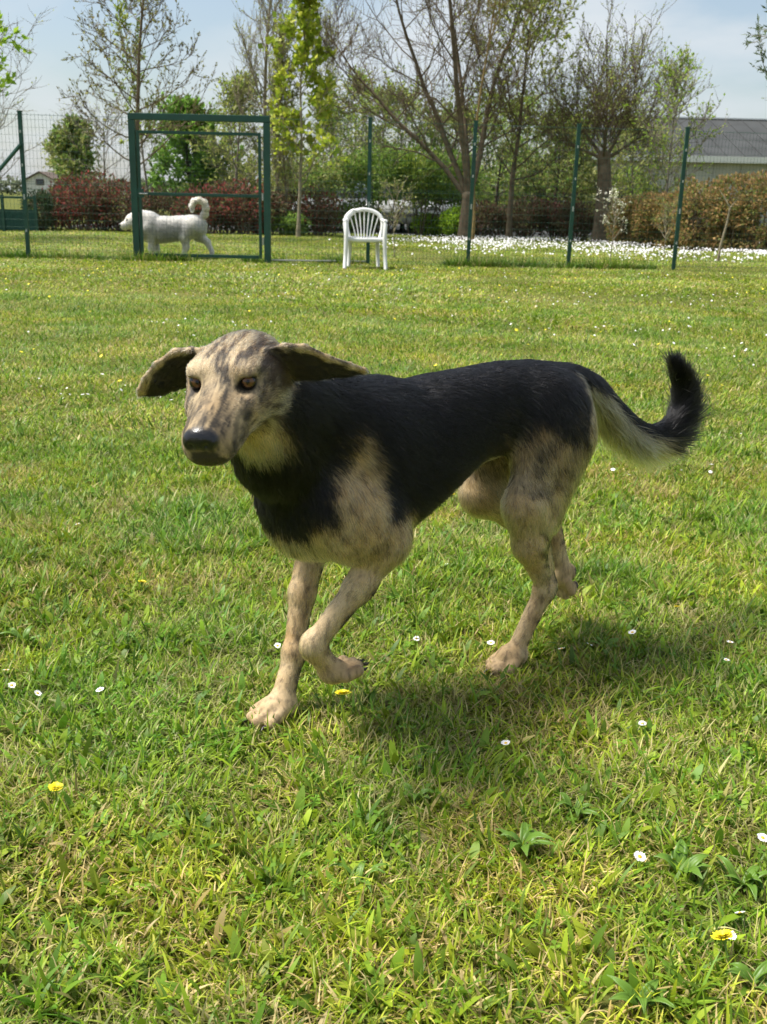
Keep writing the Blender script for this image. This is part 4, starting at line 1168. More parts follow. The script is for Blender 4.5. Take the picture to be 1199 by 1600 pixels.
def build_dog():
    B = Body()
    B.loft([(-.400, .545, .515, .020), (-.385, .580, .470, .055), (-.35, .603, .42, .080), (-.28, .613, .425, .088), (-.20, .614, .448, .080),
            (-.12, .607, .432, .086), (-.04, .602, .376, .098), (.04, .592, .328, .104), (.12, .580, .309, .103), (.19, .564, .312, .092),
            (.24, .540, .332, .076), (.275, .505, .365, .054), (.30, .47, .41, .03)], tag='body', hl=.020, flow=(-1, 0, -.35))
    # withers, shoulders, ribs
    for sd in (1, -1):
        B.ell((.13, .066*sd, .47), (.072, .042, .112), k=.035, tag='body', hl=.020, flow=(-.8, 0, -.8))
        B.ell((.21, .040*sd, .405), (.055, .048, .07), k=.04, tag='chest', hl=.022, flow=(-.5, 0, -1))
    B.ell((.222, 0, .38), (.055, .05, .055), k=.04, tag='chest', hl=.024, flow=(-.4, 0, -1))
    # neck
    B.chain([(.10, 0, .515), (.22, .025, .555), (.31, .065, .595), (.37, .10, .630)], [.090, .074, .063, .055], k=.05, tag='neck', hl=.024, flow=(-1, -.35, -.55))
    B.chain([(.215, .015, .45), (.31, .06, .510), hp(-.06, 0, -.075)], [.055, .047, .034], k=.05, tag='throat', hl=.026, flow=(-.35, -.1, -1))
    # ---- left fore leg, lifted
    sh, el, ca = (.215, .075, .42), (.115, .095, .345), (.243, .074, .182)
    B.cone(sh, el, .046, .038, k=.055, tag='arm', flow=(-.4, 0, -1), hl=.016)
    B.ell((.165, .094, .38), (.065, .032, .06), k=.035, tag='arm', flow=(-.4, 0, -1), hl=.016)
    B.cone((.118, .095, .338), (.165, .090, .272), .030, .023, k=.02, tag='leg', hl=.009)
    B.cone((.162, .090, .276), ca, .023, .0175, k=.018, tag='leg', hl=.008)
    B.ell((.245, .073, .178), (.0225, .021, .026), k=.012, tag='leg', hl=.007, flow=(-.3, 0, -1))
    B.cone((.243, .073, .170), (.213, .073, .128), .0195, .0195, k=.014, tag='leg', hl=.007)
    B.ell((.203, .074, .118), (.028, .024, .021), k=.012, tag='paw', hl=.0045, flow=(-1, 0, -.3))
    for i, y in enumerate((-.024, -.008, .008, .024)):
        ex = .012 if abs(y) < .01 else 0
        B.cone((.192, .074+y*.8, .114), (.170-ex*.8, .074+y, .121), .0115, .0105, k=.004, tag='paw', hl=.0035)
    # ---- right fore leg, planted
    B.cone((.20, -.075, .41), (.135, -.085, .315), .054, .038, k=.04, tag='arm', flow=(-.3, 0, -1), hl=.016)
    B.cone((.145, -.080, .325), (.185, -.066, .215), .030, .0225, k=.025, tag='leg', hl=.009)
    B.cone((.185, -.066, .215), (.213, -.047, .115), .0225, .0175, k=.015, tag='leg', hl=.008)
    B.ell((.213, -.047, .112), (.0205, .0205, .024), k=.012, tag='leg', hl=.007, flow=(0, 0, -1))
    B.cone((.214, -.046, .108), (.246, -.027, .046), .0185, .0205, k=.014, tag='leg', hl=.007)
    B.ell((.262, -.020, .027), (.037, .029, .023), k=.014, tag='paw', hl=.0045, flow=(1, 0, -.3))
    for i, y in enumerate((-.029, -.010, .010, .029)):
        ex = .017 if abs(y) < .015 else 0.0
        B.cone((.268, -.020+y*.75, .027), (.293+ex, -.018+y, .0150), .0130, .0118, k=.003, tag='paw', hl=.0035)
    # ---- left hind leg, planted
    B.ell((-.285, .062, .49), (.080, .044, .095), k=.04, tag='thigh', hl=.018, flow=(-.35, 0, -1))
    B.cone((-.285, .060, .49), (-.218, .080, .365), .072, .047, k=.04, tag='thigh', hl=.016, flow=(-.3, 0, -1), sq=((0, 1, 0), 1.6))
    B.cone((-.325, .055, .47), (-.262, .070, .33), .058, .045, k=.04, tag='thigh', hl=.020, flow=(-.3, 0, -1), sq=((0, 1, 0), 1.3))
    B.cone((-.210, .080, .355), (-.236, .072, .275), .042, .030, k=.03, tag='leg', hl=.010, sq=((0, 1, 0), 1.25))
    B.cone((-.236, .072, .275), (-.293, .058, .180), .030, .0165, k=.025, tag='leg', hl=.009)
    B.cone((-.275, .066, .29), (-.316, .056, .172), .013, .0105, k=.009, tag='leg', hl=.008)     # achilles tendon
    B.ell((-.302, .056, .166), (.024, .020, .026), k=.012, tag='leg', hl=.007, flow=(.3, 0, -1))
    B.cone((-.298, .055, .160), (-.252, .046, .062), .0185, .0170, k=.014, tag='leg', hl=.007)
    B.ell((-.236, .043, .032), (.036, .027, .025), k=.014, tag='paw', hl=.0045, flow=(1, 0, -.3))
    for i, y in enumerate((-.026, -.009, .009, .026)):
        ex = .015 if abs(y) < .015 else 0.0
        B.cone((-.225, .043+y*.75, .028), (-.202+ex, .046+y, .015), .0125, .0115, k=.004, tag='paw', hl=.0035)
    # ---- right hind leg, lifted behind
    B.ell((-.29, -.062, .49), (.09, .045, .095), k=.04, tag='thigh', hl=.018, flow=(-.35, 0, -1))
    B.cone((-.285, -.065, .48), (-.245, -.080, .345), .082, .050, k=.04, tag='thigh', hl=.014, flow=(-.3, 0, -1), sq=((0, 1, 0), 1.5))
    B.cone((-.245, -.080, .340), (-.335, -.080, .285), .046, .034, k=.025, tag='leg', hl=.010)
    B.cone((-.335, -.080, .285), (-.418, -.075, .265), .034, .022, k=.02, tag='leg', hl=.009)
    B.ell((-.426, -.075, .265), (.024, .02, .026), k=.012, tag='leg', hl=.007, flow=(-.3, 0, -1))
    B.cone((-.428, -.075, .258), (-.458, -.072, .165), .022, .021, k=.014, tag='leg', hl=.007)
    B.ell((-.466, -.070, .130), (.024, .027, .036), k=.012, tag='paw', hl=.0045, flow=(0, 0, -1))
    for i, y in enumerate((-.025, -.008, .008, .025)):
        ex = .014 if abs(y) < .015 else 0.0
        B.cone((-.466, -.070+y*.8, .118), (-.479, -.070+y, .092-ex), .0125, .0105, k=.004, tag='paw', hl=.0035)
    B.ell((-.487, -.062, .132), (.011, .018, .018), k=.004, tag='pad', hl=.002, flow=(0, 0, -1))
    B.ell((-.492, -.050, .100), (.010, .009, .012), k=.003, tag='pad', hl=.002, flow=(0, 0, -1))
    # ---- tail
    tp = [(-.36, 0, .566), (-.43, .002, .545), (-.50, .004, .496), (-.56, .006, .455), (-.62, .006, .432), (-.675, .004, .434), (-.716, 0, .462), (-.730, -.004, .505), (-.724, -.006, .545), (-.714, -.008, .572)]
    tq = np.array(tp); trd = np.array([.034, .029, .024, .0215, .020, .019, .017, .0145, .011, .005])
    uu = np.linspace(0, len(tq)-1, 37)
    def cat(a, u):
        i = np.clip(u.astype(int), 0, len(a)-2); f = (u-i)[:, None] if a.ndim > 1 else u-i
        g0, g1, g2, g3 = a[np.maximum(i-1, 0)], a[i], a[i+1], a[np.minimum(i+2, len(a)-1)]
        return .5*(2*g1+(g2-g0)*f+(2*g0-5*g1+4*g2-g3)*f*f+(3*g1-g0-3*g2+g3)*f**3)
    ts_, tr_ = cat(tq, uu), cat(trd, uu)
    B.chain([tuple(q) for q in ts_], list(tr_), k=.008, tag='tail', hl=.050)
    # ---- head (HO between the eyes; x forward, y left, z up)
    def E(c, r, k=.02, tag='head', hl=.010, flow=(-1, 0, .1), rot=None):
        M = HM if rot is None else HM@rot
        B.ell(hp(*c), np.array(r)*HS, M, k=k, tag=tag, hl=hl, flow=hv(*flow))
    def Cn(a, b, ra, rb, k=.015, tag='head', hl=.009, flow=(-1, 0, 0), sq=None):
        B.cone(hp(*a), hp(*b), ra*HS, rb*HS, k=k, tag=tag, hl=hl, flow=hv(*flow), sq=None if sq is None else (hv(*sq[0]), sq[1]))
    E((-.070, 0, -.021), (.088, .070, .049), flow=(-1, 0, -.2), hl=.017)
    E((-.022, 0, .002), (.048, .056, .028), hl=.012, flow=(-1, 0, .3))
    for sd in (1, -1):
        E((-.045, .046*sd, -.035), (.058, .028, .045), k=.025, flow=(-1, .3*sd, -.3), hl=.019)
        E((-.004, .036*sd, .017), (.022, .024, .011), k=.014, hl=.006)                  # brow
        E((.011, .043*sd, .0130), (.0105, .0150, .0040), k=.005, hl=.004)                  # upper lid
        E((.018, .040*sd, -.032), (.040, .024, .024), k=.018, hl=.006, flow=(-1, .4*sd, 0))                # below the eye
        E((.075, .022*sd, -.056), (.052, .018, .027), k=.016, hl=.006, flow=(-1, .3*sd, -.6), tag='muzzle')     # flews
        E((.115, .014*sd, -.054), (.022, .017, .020), k=.014, hl=.004, flow=(-1, .3*sd, -.6), tag='muzzle')
    Cn((.0, 0, -.032), (.105, 0, -.038), .038, .030, k=.025, tag='muzzle', hl=.006, flow=(-1, 0, .1))
    Cn((.012, 0, -.010), (.112, 0, -.020), .019, .0165, k=.010, tag='muzzle', hl=.005, flow=(-1, 0, .1))          # bridge of the nose
    Cn((.0, 0, -.048), (.100, 0, -.050), .050, .034, k=.02, tag='muzzle', hl=.006)
    Cn((-.04, 0, -.080), (.092, 0, -.074), .034, .019, k=.014, tag='jaw', hl=.008, flow=(-1, 0, -.3))
    E((-.075, 0, -.06), (.06, .055, .05), k=.03, hl=.020, flow=(-1, 0, -.6))
    E((.131, 0, -.028), (.020, .0265, .0205), k=.006, tag='nose', hl=.0)
    for sd in (1, -1):
        E((.134, .015*sd, -.031), (.0155, .0135, .0145), k=.005, tag='nose', hl=.0)
        B.carve(hp(.150, .0125*sd, -.032), (.007, .0042, .005), k=.004, M=HM)
        B.carve(hp(.026, .0435*sd, -.001), (.016, .0122, .0102), k=.005, M=HM)
    B.carve(hp(.151, 0, -.042), (.006, .0012, .012), k=.003, M=HM)
    # mouth line
    for sd in (1, -1):
        B.carve(hp(.07, .036*sd, -.078), (.06, .008, .0022), k=.004, M=HM)
    # ---- ears: leathery flaps held out sideways
    def ear(pts, wid, nrm, th):
        n = len(pts)
        for i in range(n-1):
            a, b = np.array(pts[i]), np.array(pts[i+1])
            B.cone(hp(*a), hp(*b), wid[i], wid[i+1], k=.006 if i else .014, tag='ear', hl=.008, flow=hv(*(b-a)), sq=(hv(*nrm), wid[i]/th))
        nn = unit(nrm); rim = []
        for i in range(n):
            d_ = unit(np.array(pts[min(i+1, n-1)])-np.array(pts[max(i-1, 0)])); e = np.cross(nn, d_); e = e if e[2] > 0 else -e
            rim.append(hp(*(np.array(pts[i])+unit(e)*wid[i]*1.10)))          # rolled upper edge, 1.10: sizes here are not scaled by HS
        rim.append(hp(*(np.array(pts[-1])+unit(np.array(pts[-1])-np.array(pts[-2]))*wid[-1])))
        B.chain(rim, [.0058, .0048, .0042, .0038, .0034, .003], k=.005, tag='rim', hl=.006)
    ear([(-.078, -.064, -.014), (-.080, -.092, -.020), (-.076, -.126, -.036), (-.070, -.160, -.054), (-.064, -.182, -.064)], [.030, .036, .033, .023, .010], (.85, .12, -.35), .0050)
    ear([(-.078, .064, -.014), (-.088, .090, -.024), (-.106, .122, -.044), (-.130, .158, -.062), (-.150, .182, -.076)], [.034, .038, .028, .016, .007], (.80, .30, -.40), .0050)
    V, F = B.mesh(.0034, 'paw')
    NV, area = quad_normals(V, F)
    flow, hl, tags = B.weights(V)
    H = (V-HO)@HM/HS
    def T(n): return tags.get(n, np.zeros(len(V)))
    ishead = T('head')+T('muzzle')+T('jaw')+T('nose')+T('ear')+T('rim')
    # ------------- coat pattern (body space): amount of black 0..1
    s, l, z = V[:, 0], V[:, 1], V[:, 2]; al = np.abs(l)
    n1 = fbm(V, 22, 4)-.5; n2 = fbm(V*np.array([.5, 1, 1.6]), 60, 3)-.5
    def blob(c, r, soft=.35, mirror=True):
        y = al if mirror else l
        d = np.sqrt(((s-c[0])/r[0])**2+((y-c[1])/r[1])**2+((z-c[2])/r[2])**2)+n1*.7+n2*.5
        return 1-sstep(1-soft, 1+soft, d)
    black = np.ones(len(V))
    tan = np.zeros(len(V))
    tan = np.maximum(tan, blob((.185, .13, .39), (.048, .09, .13), .45)*.92)           # shoulder patch
    tan = np.maximum(tan, blob((.195, .13, .345), (.10, .09, .06), .4))
    tan = np.maximum(tan, blob((.255, .02, .335), (.065, .085, .045), .35))             # fore chest
    tan = np.maximum(tan, blob((.09, .12, .34), (.055, .05, .05), .4)*.85)              # elbow
    tan = np.maximum(tan, sstep(.35, .65, T('leg')+T('paw')+T('pad')+n1*.4))
    hz = sstep(.54, .37, z+n1*.16)*sstep(-.12, -.17, s)
    tan = np.maximum(tan, hz)                                                            # hind legs below mid-thigh
    tan = np.maximum(tan, blob((-.37, .06, .46), (.045, .06, .13), .4))                 # breeches
    tan = np.maximum(tan, blob((-.15, .04, .425), (.06, .08, .030), .4)*.9)             # flank and belly end
    tn_ = T('tail')
    # tail: pale below, black above and at the tip
    tdir = NV[:, 2]
    tl = sstep(.55, -.05, tdir+n1*.5)*sstep(-.66, -.60, s)*sstep(-.36, -.385, s)*sstep(.72, .70, -s)
    tan = np.where(tn_ > .5, tl*.95, tan)
    black = 1-tan
    # throat ruff
    thr = blob((.40, .15, .545), (.07, .06, .052), .35, mirror=False)
    black = black*(1-thr*(1-sstep(.5, .8, ishead)))
    # head: sable tan with grey-brown streaks
    hx, hy, hz_ = H[:, 0], H[:, 1], H[:, 2]
    st = .62*(fbm(np.stack([hx*.12, hy*1.15, hz_*.22], 1), 135, 3)-.5)+.5*(fbm(np.stack([hx*.3, hy*1.3, hz_*.35], 1), 260, 2)-.5)
    hd = .41+st*2.9 + n1*.35
    hd += .55*np.exp(-((hy-.006-.004*np.sin(hx*60))/.0055)**2)*sstep(-.06, -.02, hx)*sstep(.075, .03, hx)
    hd += .42*sstep(.02, .05, hz_)*sstep(-.085, -.03, hx)*sstep(.75, .3, np.abs(hy)/.08)*(.5+fbm(H+2, 45, 2))*.8
    hd += .55*np.exp(-(((hx+.02)/.035)**2+((hy-.052)/.018)**2+((hz_-.04)/.02)**2))
    hd += .5*np.exp(-(((hx+.045)/.03)**2+((np.abs(hy)-.075)/.02)**2+((hz_+.0)/.025)**2))
    hd += .35*np.exp(-((hy-.020)/.008)**2)*sstep(.02, .05, hx)*sstep(-.062, -.04, hz_)
    hd += .35*np.exp(-((hx-.105)/.022)**2)*np.exp(-((hz_+.012)/.02)**2)
    hd -= .5*np.exp(-(((hx-.0)/.02)**2+((np.abs(hy)-.038)/.018)**2+((hz_-.026)/.009)**2))
    hd += .5*np.exp(-(((hx+.075)/.03)**2+((np.abs(hy)-.07)/.03)**2+((hz_+.01)/.03)**2))
    hd -= .35*np.exp(-(((hx-.03)/.04)**2+((hy+.028)/.014)**2))
    er = np.sqrt(((hx-.018)/.022)**2+((np.abs(hy)-.043)/.0150)**2+((hz_+.001)/.0100)**2)
    hd += 1.2*(1-sstep(.85, 1.3, er))
    hd += .9*np.exp(-((hx-.125)/.035)**2)*sstep(-.052, -.075, hz_)*sstep(.09, .11, hx+.0*hy)
    hd += .55*sstep(-.064, -.080, hz_)*sstep(.03, .07, hx)
    hd += 1.1*sstep(.108, .122, hx)*sstep(-.040, -.048, hz_)*sstep(.020, .010, np.abs(hy)+n1*.01)
    earin = T('ear')
    inner = NV@hv(.8, 0, -.45)
    hd = np.where(earin > .5, np.clip(.1+1.1*sstep(-.80, -.50, inner+n1*.1), 0, 1), hd)
    rw = sstep(.38, .62, T('rim'))
    hd = hd*(1-rw)+(.30+st*1.2)*rw
    earin = earin+T('rim')
    hw = sstep(.35, .65, ishead)
    # nape: head colour runs out into black behind the ears
    hw = hw*np.where(earin > .5, 1, sstep(-.155, -.115, hx))
    nose = sstep(.45, .6, T('nose'))
    dark = black*(1-hw)+np.clip(hd, 0, .92)*hw
    sable = np.clip(.55*sstep(.15, .8, T('body')+T('arm')+T('thigh')+T('chest'))*(.50+n2*1.0+3.0*(fbm(np.stack([V[:, 0]*.8+V[:, 2]*.5, V[:, 1], V[:, 2]*.35-V[:, 0]*.2], 1), 180, 3)-.5)), 0, .9)*(1-hw)
    legstreak = (np.clip((fbm(V*np.array([1, 1, .35]), 75, 3)-.55)*2.2, 0, .16)+np.clip((fbm(V*np.array([1, 1, .28]), 230, 2)-.45)*1.6, 0, .45))*sstep(.4, .7, T('leg')+T('paw'))
    legstreak = np.maximum(legstreak, .85*sstep(.05, .75, -NV[:, 0]*.9-NV[:, 2]*.3+n2*1.6)*sstep(.4, .7, T('leg'))*sstep(.9, .3, T('paw')))
    thg = 1.0*sstep(.35, .44, z+n1*.12)*sstep(.25, .55, T('thigh'))*(.86+n2*1.6)*sstep(-.38, -.34, s)
    legstreak = np.maximum(legstreak, np.clip(thg, 0, .9))
    dark = np.clip(np.maximum(dark, (1-black)*np.maximum(sable, legstreak)), 0, 1)
    TAN1, TAN2, BLK, GRY = np.array([.50, .325, .15]), np.array([.66, .50, .29]), np.array([.0042, .0038, .0046]), np.array([.10, .07, .045])
    headk = 1-.26*sstep(.35, .65, ishead)*(1-T('ear')-T('rim')).clip(0, 1)
    tone = headk[:, None]*(TAN1[None]+(TAN2-TAN1)[None]*np.clip(.5+n1*2+.25*hw, 0, 1)[:, None])
    skin = tone*(1-dark[:, None])+BLK*dark[:, None]
    skin = np.where(T('pad')[:, None] > .5, np.array([.05, .04, .04]), skin)
    skin = np.where((T('paw')[:, None] > .4), skin*.97+np.array([.01, .005, .002]), skin)
    skin = skin*(1-nose[:, None])+np.array([.012, .012, .014])*nose[:, None]
    eyed = np.clip(1-sstep(.7, 1.05, er), 0, 1)*hw
    skin = skin*(1-eyed[:, None])+np.array([.012, .009, .008])*eyed[:, None]
    gloss = np.clip(nose+eyed*.6, 0, 1)
    root = empty('dog', tuple(DOG_O))
    W = dog_world(V)-DOG_O
    body = mesh_from('body', W, F, skin_material('dog_skin'), root)
    set_color(body.data, skin*.85)
    ga = body.data.attributes.new('gloss', 'FLOAT', 'POINT'); ga.data.foreach_set('value', gloss.astype(np.float32))
    tag(root, 'black and tan dog with ears out, trotting across the lawn with one forepaw lifted', 'dog')
    # claws
    claw_m = simple_mat('claw', (.035, .026, .022), .35)
    for (cx, cy, cz, dx, dz, sp) in ((.304, -.018, .013, .010, -.007, (-.029, -.010, .010, .029)), (-.191, .046, .012, .009, -.006, (-.026, -.009, .009, .026)), (.160, .074, .121, -.010, .002, (-.024, -.008, .008, .024))):
        for y in sp:
            ex = (.017 if cx > .2 else .014)*(1 if abs(y) < .015 else 0)*(1 if dx > 0 else -1)
            a0 = np.array([[cx+ex-dx*.4, cy+y, cz+.001], [cx+ex+dx*.5, cy+y, cz-.001], [cx+ex+dx, cy+y, cz+dz]])
            m = MB(); m.tube([tuple(q) for q in (dog_world(a0)-DOG_O)], [.0034, .0028, .0008], n=7); m.build('claw', claw_m, root, smooth=True)
    # eyes
    em, et, eb = mat_new('dog_eye')
    eb.inputs['Specular IOR Level'].default_value = .45; eb.inputs['Roughness'].default_value = .06; eb.inputs['Coat Weight'].default_value = 0; eb.inputs['Coat Roughness'].default_value = .02
    a = attr_node(et, 'col'); et.links.new(a.outputs['Color'], eb.inputs['Base Color'])
    for sd in (1, -1):
        bm = bmesh.new(); bmesh.ops.create_uvsphere(bm, u_segments=32, v_segments=20, radius=.0128*HS)
        vv = np.array([v.co[:] for v in bm.verts]); ff = [[v.index for v in f.verts] for f in bm.faces]; bm.free()
        c = hp(.0100, .0425*sd, -.001)
        Pw = dog_world((c+vv)) - DOG_O
        look = unit(np.array([0, 0, CAM_H])-dog_world(c[None])[0])       # the dog looks at whoever holds the camera
        look = unit(.9*look+.1*(dog_world(hp(1, 0, 0)[None])[0]-dog_world(HO[None])[0]))
        ang = np.degrees(np.arccos(np.clip((Pw-(dog_world(c[None])[0]-DOG_O))@look/(.0128*HS), -1, 1)))
        ec = np.where(ang[:, None] < 17, np.array([.004, .003, .003]), np.where(ang[:, None] < 46, np.array([.13, .058, .021]), np.array([.02, .014, .011])))
        ec = np.where((ang[:, None] > 41) & (ang[:, None] < 52), np.array([.015, .008, .005]), ec)
        eo = mesh_from('eye', Pw, ff, em, root); set_color(eo.data, ec)
    # fur
    dens = np.full(len(V), 15.0e4)
    dens = np.where(hw > .5, 42e4, dens)
    dens = np.where(T('leg')+T('paw') > .5, 34e4, dens)
    dens = np.where(T('tail') > .5, 45e4, dens)
    dens = dens*(1-nose)*(1-eyed)*np.where(T('pad') > .4, 0, 1)
    hl2 = hl.copy()
    hl2 = np.where(er < 1.6, np.minimum(hl2, .0045), hl2)
    flow2 = flow.copy()
    tl_ = T('tail') > .5
    flow2[tl_] += np.array([0, 0, -.35])*(1-sstep(.62, .70, -s[tl_]))[:, None]
    hl2[tl_] = .026+.044*sstep(.4, -.6, NV[tl_, 2])*sstep(-.385, -.46, s[tl_])+.010*sstep(-.66, -.71, s[tl_])-.006*sstep(.52, .57, z[tl_])*sstep(-.66, -.70, s[tl_])
    flow2W = np.stack([flow2[:, 0]*DOG_A[0]+flow2[:, 1]*DOG_N[0], flow2[:, 0]*DOG_A[1]+flow2[:, 1]*DOG_N[1], flow2[:, 2]], 1)
    NW, _ = quad_normals(W, F)
    if (NW*(W-W.mean(0))).sum() < 0: NW = -NW
    def colfn(P, fi, q, w, r):
        dk = sum(dark[q[:, i]]*w[i][:, 0] for i in range(4)); tn = sum(tone[q[:, i]]*w[i] for i in range(4))
        dk = np.clip(dk + r.normal(0, .13, len(dk))*(4*dk*(1-dk)+.12), 0, 1)
        dk = sstep(.15, .85, dk)
        hh = sum(hw[q[:, i]]*w[i][:, 0] for i in range(4))[:, None]*sstep(1.1, 1.5, sum(er[q[:, i]]*w[i][:, 0] for i in range(4)))[:, None]*(1-sum(earin[q[:, i]]*w[i][:, 0] for i in range(4)).clip(0, 1))[:, None]
        c = tn*(1-dk[:, None])+(BLK*(1-hh)+np.array([.045, .029, .019])*hh)*dk[:, None]
        gd = (r.random(len(dk)) < .07)[:, None]*(dk > .6)[:, None]
        c = np.where(gd, c+np.array([.022, .017, .013]), c)
        mid = (4*dk*(1-dk))[:, None]
        c = c*(1-.3*mid)+GRY*.3*mid
        return np.clip(c*(.5+.95*r.random(len(dk)))[:, None], .004, .9)
    grow_fur('fur', W, F, NW, area, dens, flow2W, hl2, colfn, fur_material('dog_fur', .30, .45), root, radius=.00044, lift=np.where(T('tail') > .5, .34, .28), seed=5, jitter=np.where(T('tail') > .5, .24, .20), lvar=np.where(T('tail') > .5, .55, .3))
    return root
if 'nodog' not in DEV:
    build_dog()
# ------------------------------------------------------------------ flowers and leaf rosettes in the lawn
petal_white = simple_mat('petal_white', (.80, .79, .78), .6)
petal_yellow = simple_mat('petal_yellow', (.88, .74, .02), .6)
centre_yellow = simple_mat('flower_centre', (.72, .42, .02), .7, noise=.2, nscale=900)
stem_green = simple_mat('flower_stem', (.13, .22, .03), .6)
plantain_leaf = None
def flower_head(n, r0, r1, width, cup, z, layers=1, jit=.1, seed=0):
    rr = random.Random(seed); m = MB()
    for ly in range(layers):
        f = 1-.22*ly
        for k in range(n):
            a = 2*math.pi*(k+.5*ly)/n+rr.uniform(-jit, jit); L = r1*f*rr.uniform(.88, 1.08)
            u = Vector((math.cos(a), math.sin(a), 0)); v = Vector((-math.sin(a), math.cos(a), 0)); up = Vector((0, 0, 1))
            c = cup+.25*ly
            p0 = u*r0+up*(z+.001*ly); p1 = u*(r0+(L-r0)*.6)+up*(z+(L-r0)*.6*c+.001*ly); p2 = u*L+up*(z+(L-r0)*c*.9+.001*ly)
            w_ = width*rr.uniform(.85, 1.1)
            m.add([p0-v*w_*.3, p0+v*w_*.3, p1+v*w_*.5, p2+v*w_*.32, p2-v*w_*.32, p1-v*w_*.5], [(0, 1, 2, 5), (5, 2, 3, 4)])
    return m
def dome(r, h, z):
    m = MB(); n = 12
    vs = [(0, 0, z+h)]
    for j, f in enumerate((.45, .8, 1.0)):
        for k in range(n):
            vs.append((r*f*math.cos(2*math.pi*k/n), r*f*math.sin(2*math.pi*k/n), z+h*(1-f*f)))
    fs = [(0, 1+k, 1+(k+1) % n) for k in range(n)]
    for j in range(2):
        for k in range(n):
            a = 1+j*n+k; b = 1+j*n+(k+1) % n; fs.append((a, a+n, b+n, b))
    m.add(vs, fs); return m
def make_daisy(seed):
    root = empty('daisy'); z = .048
    flower_head(17, .004, .0125, .0040, .22, z, 1, seed=seed).build('petals', petal_white, root)
    dome(.0048, .0028, z).build('flower_centre', centre_yellow, root, smooth=True)
    m = MB(); m.tube([(0, 0, -.005), (.002, .001, .026), (0, 0, z)], .0011, n=5); m.build('stem', stem_green, root)
    return root
def make_dandelion(seed):
    root = empty('dandelion'); z = .056
    flower_head(24, .002, .0165, .0030, .30, z, 4, seed=seed).build('petals', petal_yellow, root)
    m = MB(); m.tube([(0, 0, -.005), (.003, 0, .028), (0, 0, z-.006)], .0017, n=6); m.build('stem', stem_green, root)
    m = MB(); m.tube([(0, 0, z-.009), (0, 0, z+.001)], [.003, .0055], n=8); m.build('flower_base', stem_green, root)
    return root
DAISIES = [(8, 1040, 'upper daisy of the pair cut by the left edge'), (14, 1055, 'lower daisy of the pair at the left edge'), (48, 1068, 'flat daisy just right of the pair at the left edge'), (163, 1068, 'lone daisy on the left side level with the planted forepaw'),
           (433, 994, 'daisy just left of the planted foreleg'), (768, 995, 'small daisy left of the planted hind leg'), (885, 1006, 'largest daisy right of the planted hind paw'), (915, 997, 'daisy behind and right of the largest one by the hind paw'),
           (826, 1115, 'daisy in the dog shadow below the planted hind paw'), (795, 1152, 'tiny half-closed daisy below the dog, left of the one in its shadow'), (1141, 995, 'daisy near the right edge level with the hind paw'), (1134, 1022, 'small daisy just under the one near the right edge'),
           (1005, 1118, 'daisy in the dog shadow on the right side'), (1187, 1294, 'daisy at the right edge in the lower part'), (994, 1320, 'pinkish white daisy in the dry patch at lower right'), (1170, 1420, 'daisy at lower right above the dandelion'),
           (1145, 1447, 'tall daisy just left of the lower right dandelion'), (925, 1594, 'daisy cut by the bottom edge'), (703, 873, 'small daisy on the grass under the belly'), (125, 812, 'small daisy at the left, level with the dog chest'),
           (995, 980, 'daisy on the right half behind the hind paw'), (650, 985, 'small daisy between the lifted forepaw and hind leg')]
DANDS = [(537, 1088, 'dandelion in front of the lifted forepaw'), (84, 1220, 'small dandelion at lower left'), (1152, 1470, 'big dandelion at lower right'), (708, 772, 'dandelion seen under the dog belly'), (1060, 938, 'dandelion right of the hind leg'), (218, 900, 'half-closed dandelion left of the dog chest')]
def flowers():
    d0 = [make_daisy(k) for k in range(3)]; y0 = [make_dandelion(k) for k in range(2)]
    used = set()
    for i, (px, py, lab) in enumerate(DAISIES):
        src = d0[i % 3]; o = src if (i % 3) not in used else copy_tree(src); used.add(i % 3)
        p = ground_at(px, py, .040); o.location = (p[0], p[1], 0); rr = random.Random(i); o.rotation_euler = (rr.uniform(-.45, .35), rr.uniform(-.5, .5), rr.random()*6)
        o.scale = (rr.uniform(.5, .65),)*3 if 'small' in lab or 'tiny' in lab else (rr.uniform(.55, .68),)*3
        tag(o, 'white '+lab if 'white' not in lab else lab, 'flower', 'daisies in the lawn')
    used = set()
    for i, (px, py, lab) in enumerate(DANDS):
        src = y0[i % 2]; o = src if (i % 2) not in used else copy_tree(src); used.add(i % 2)
        p = ground_at(px, py, .050); o.location = (p[0], p[1], 0); rr = random.Random(i+50); o.rotation_euler = (rr.uniform(0, .35), rr.uniform(-.2, .2), rr.random()*6)
        s_ = {0: .9, 1: .7, 2: .85, 3: .8, 4: .55, 5: .6}[i]; o.scale = (s_,)*3
        tag(o, 'yellow '+lab, 'flower', 'dandelions in the lawn')
flowers()

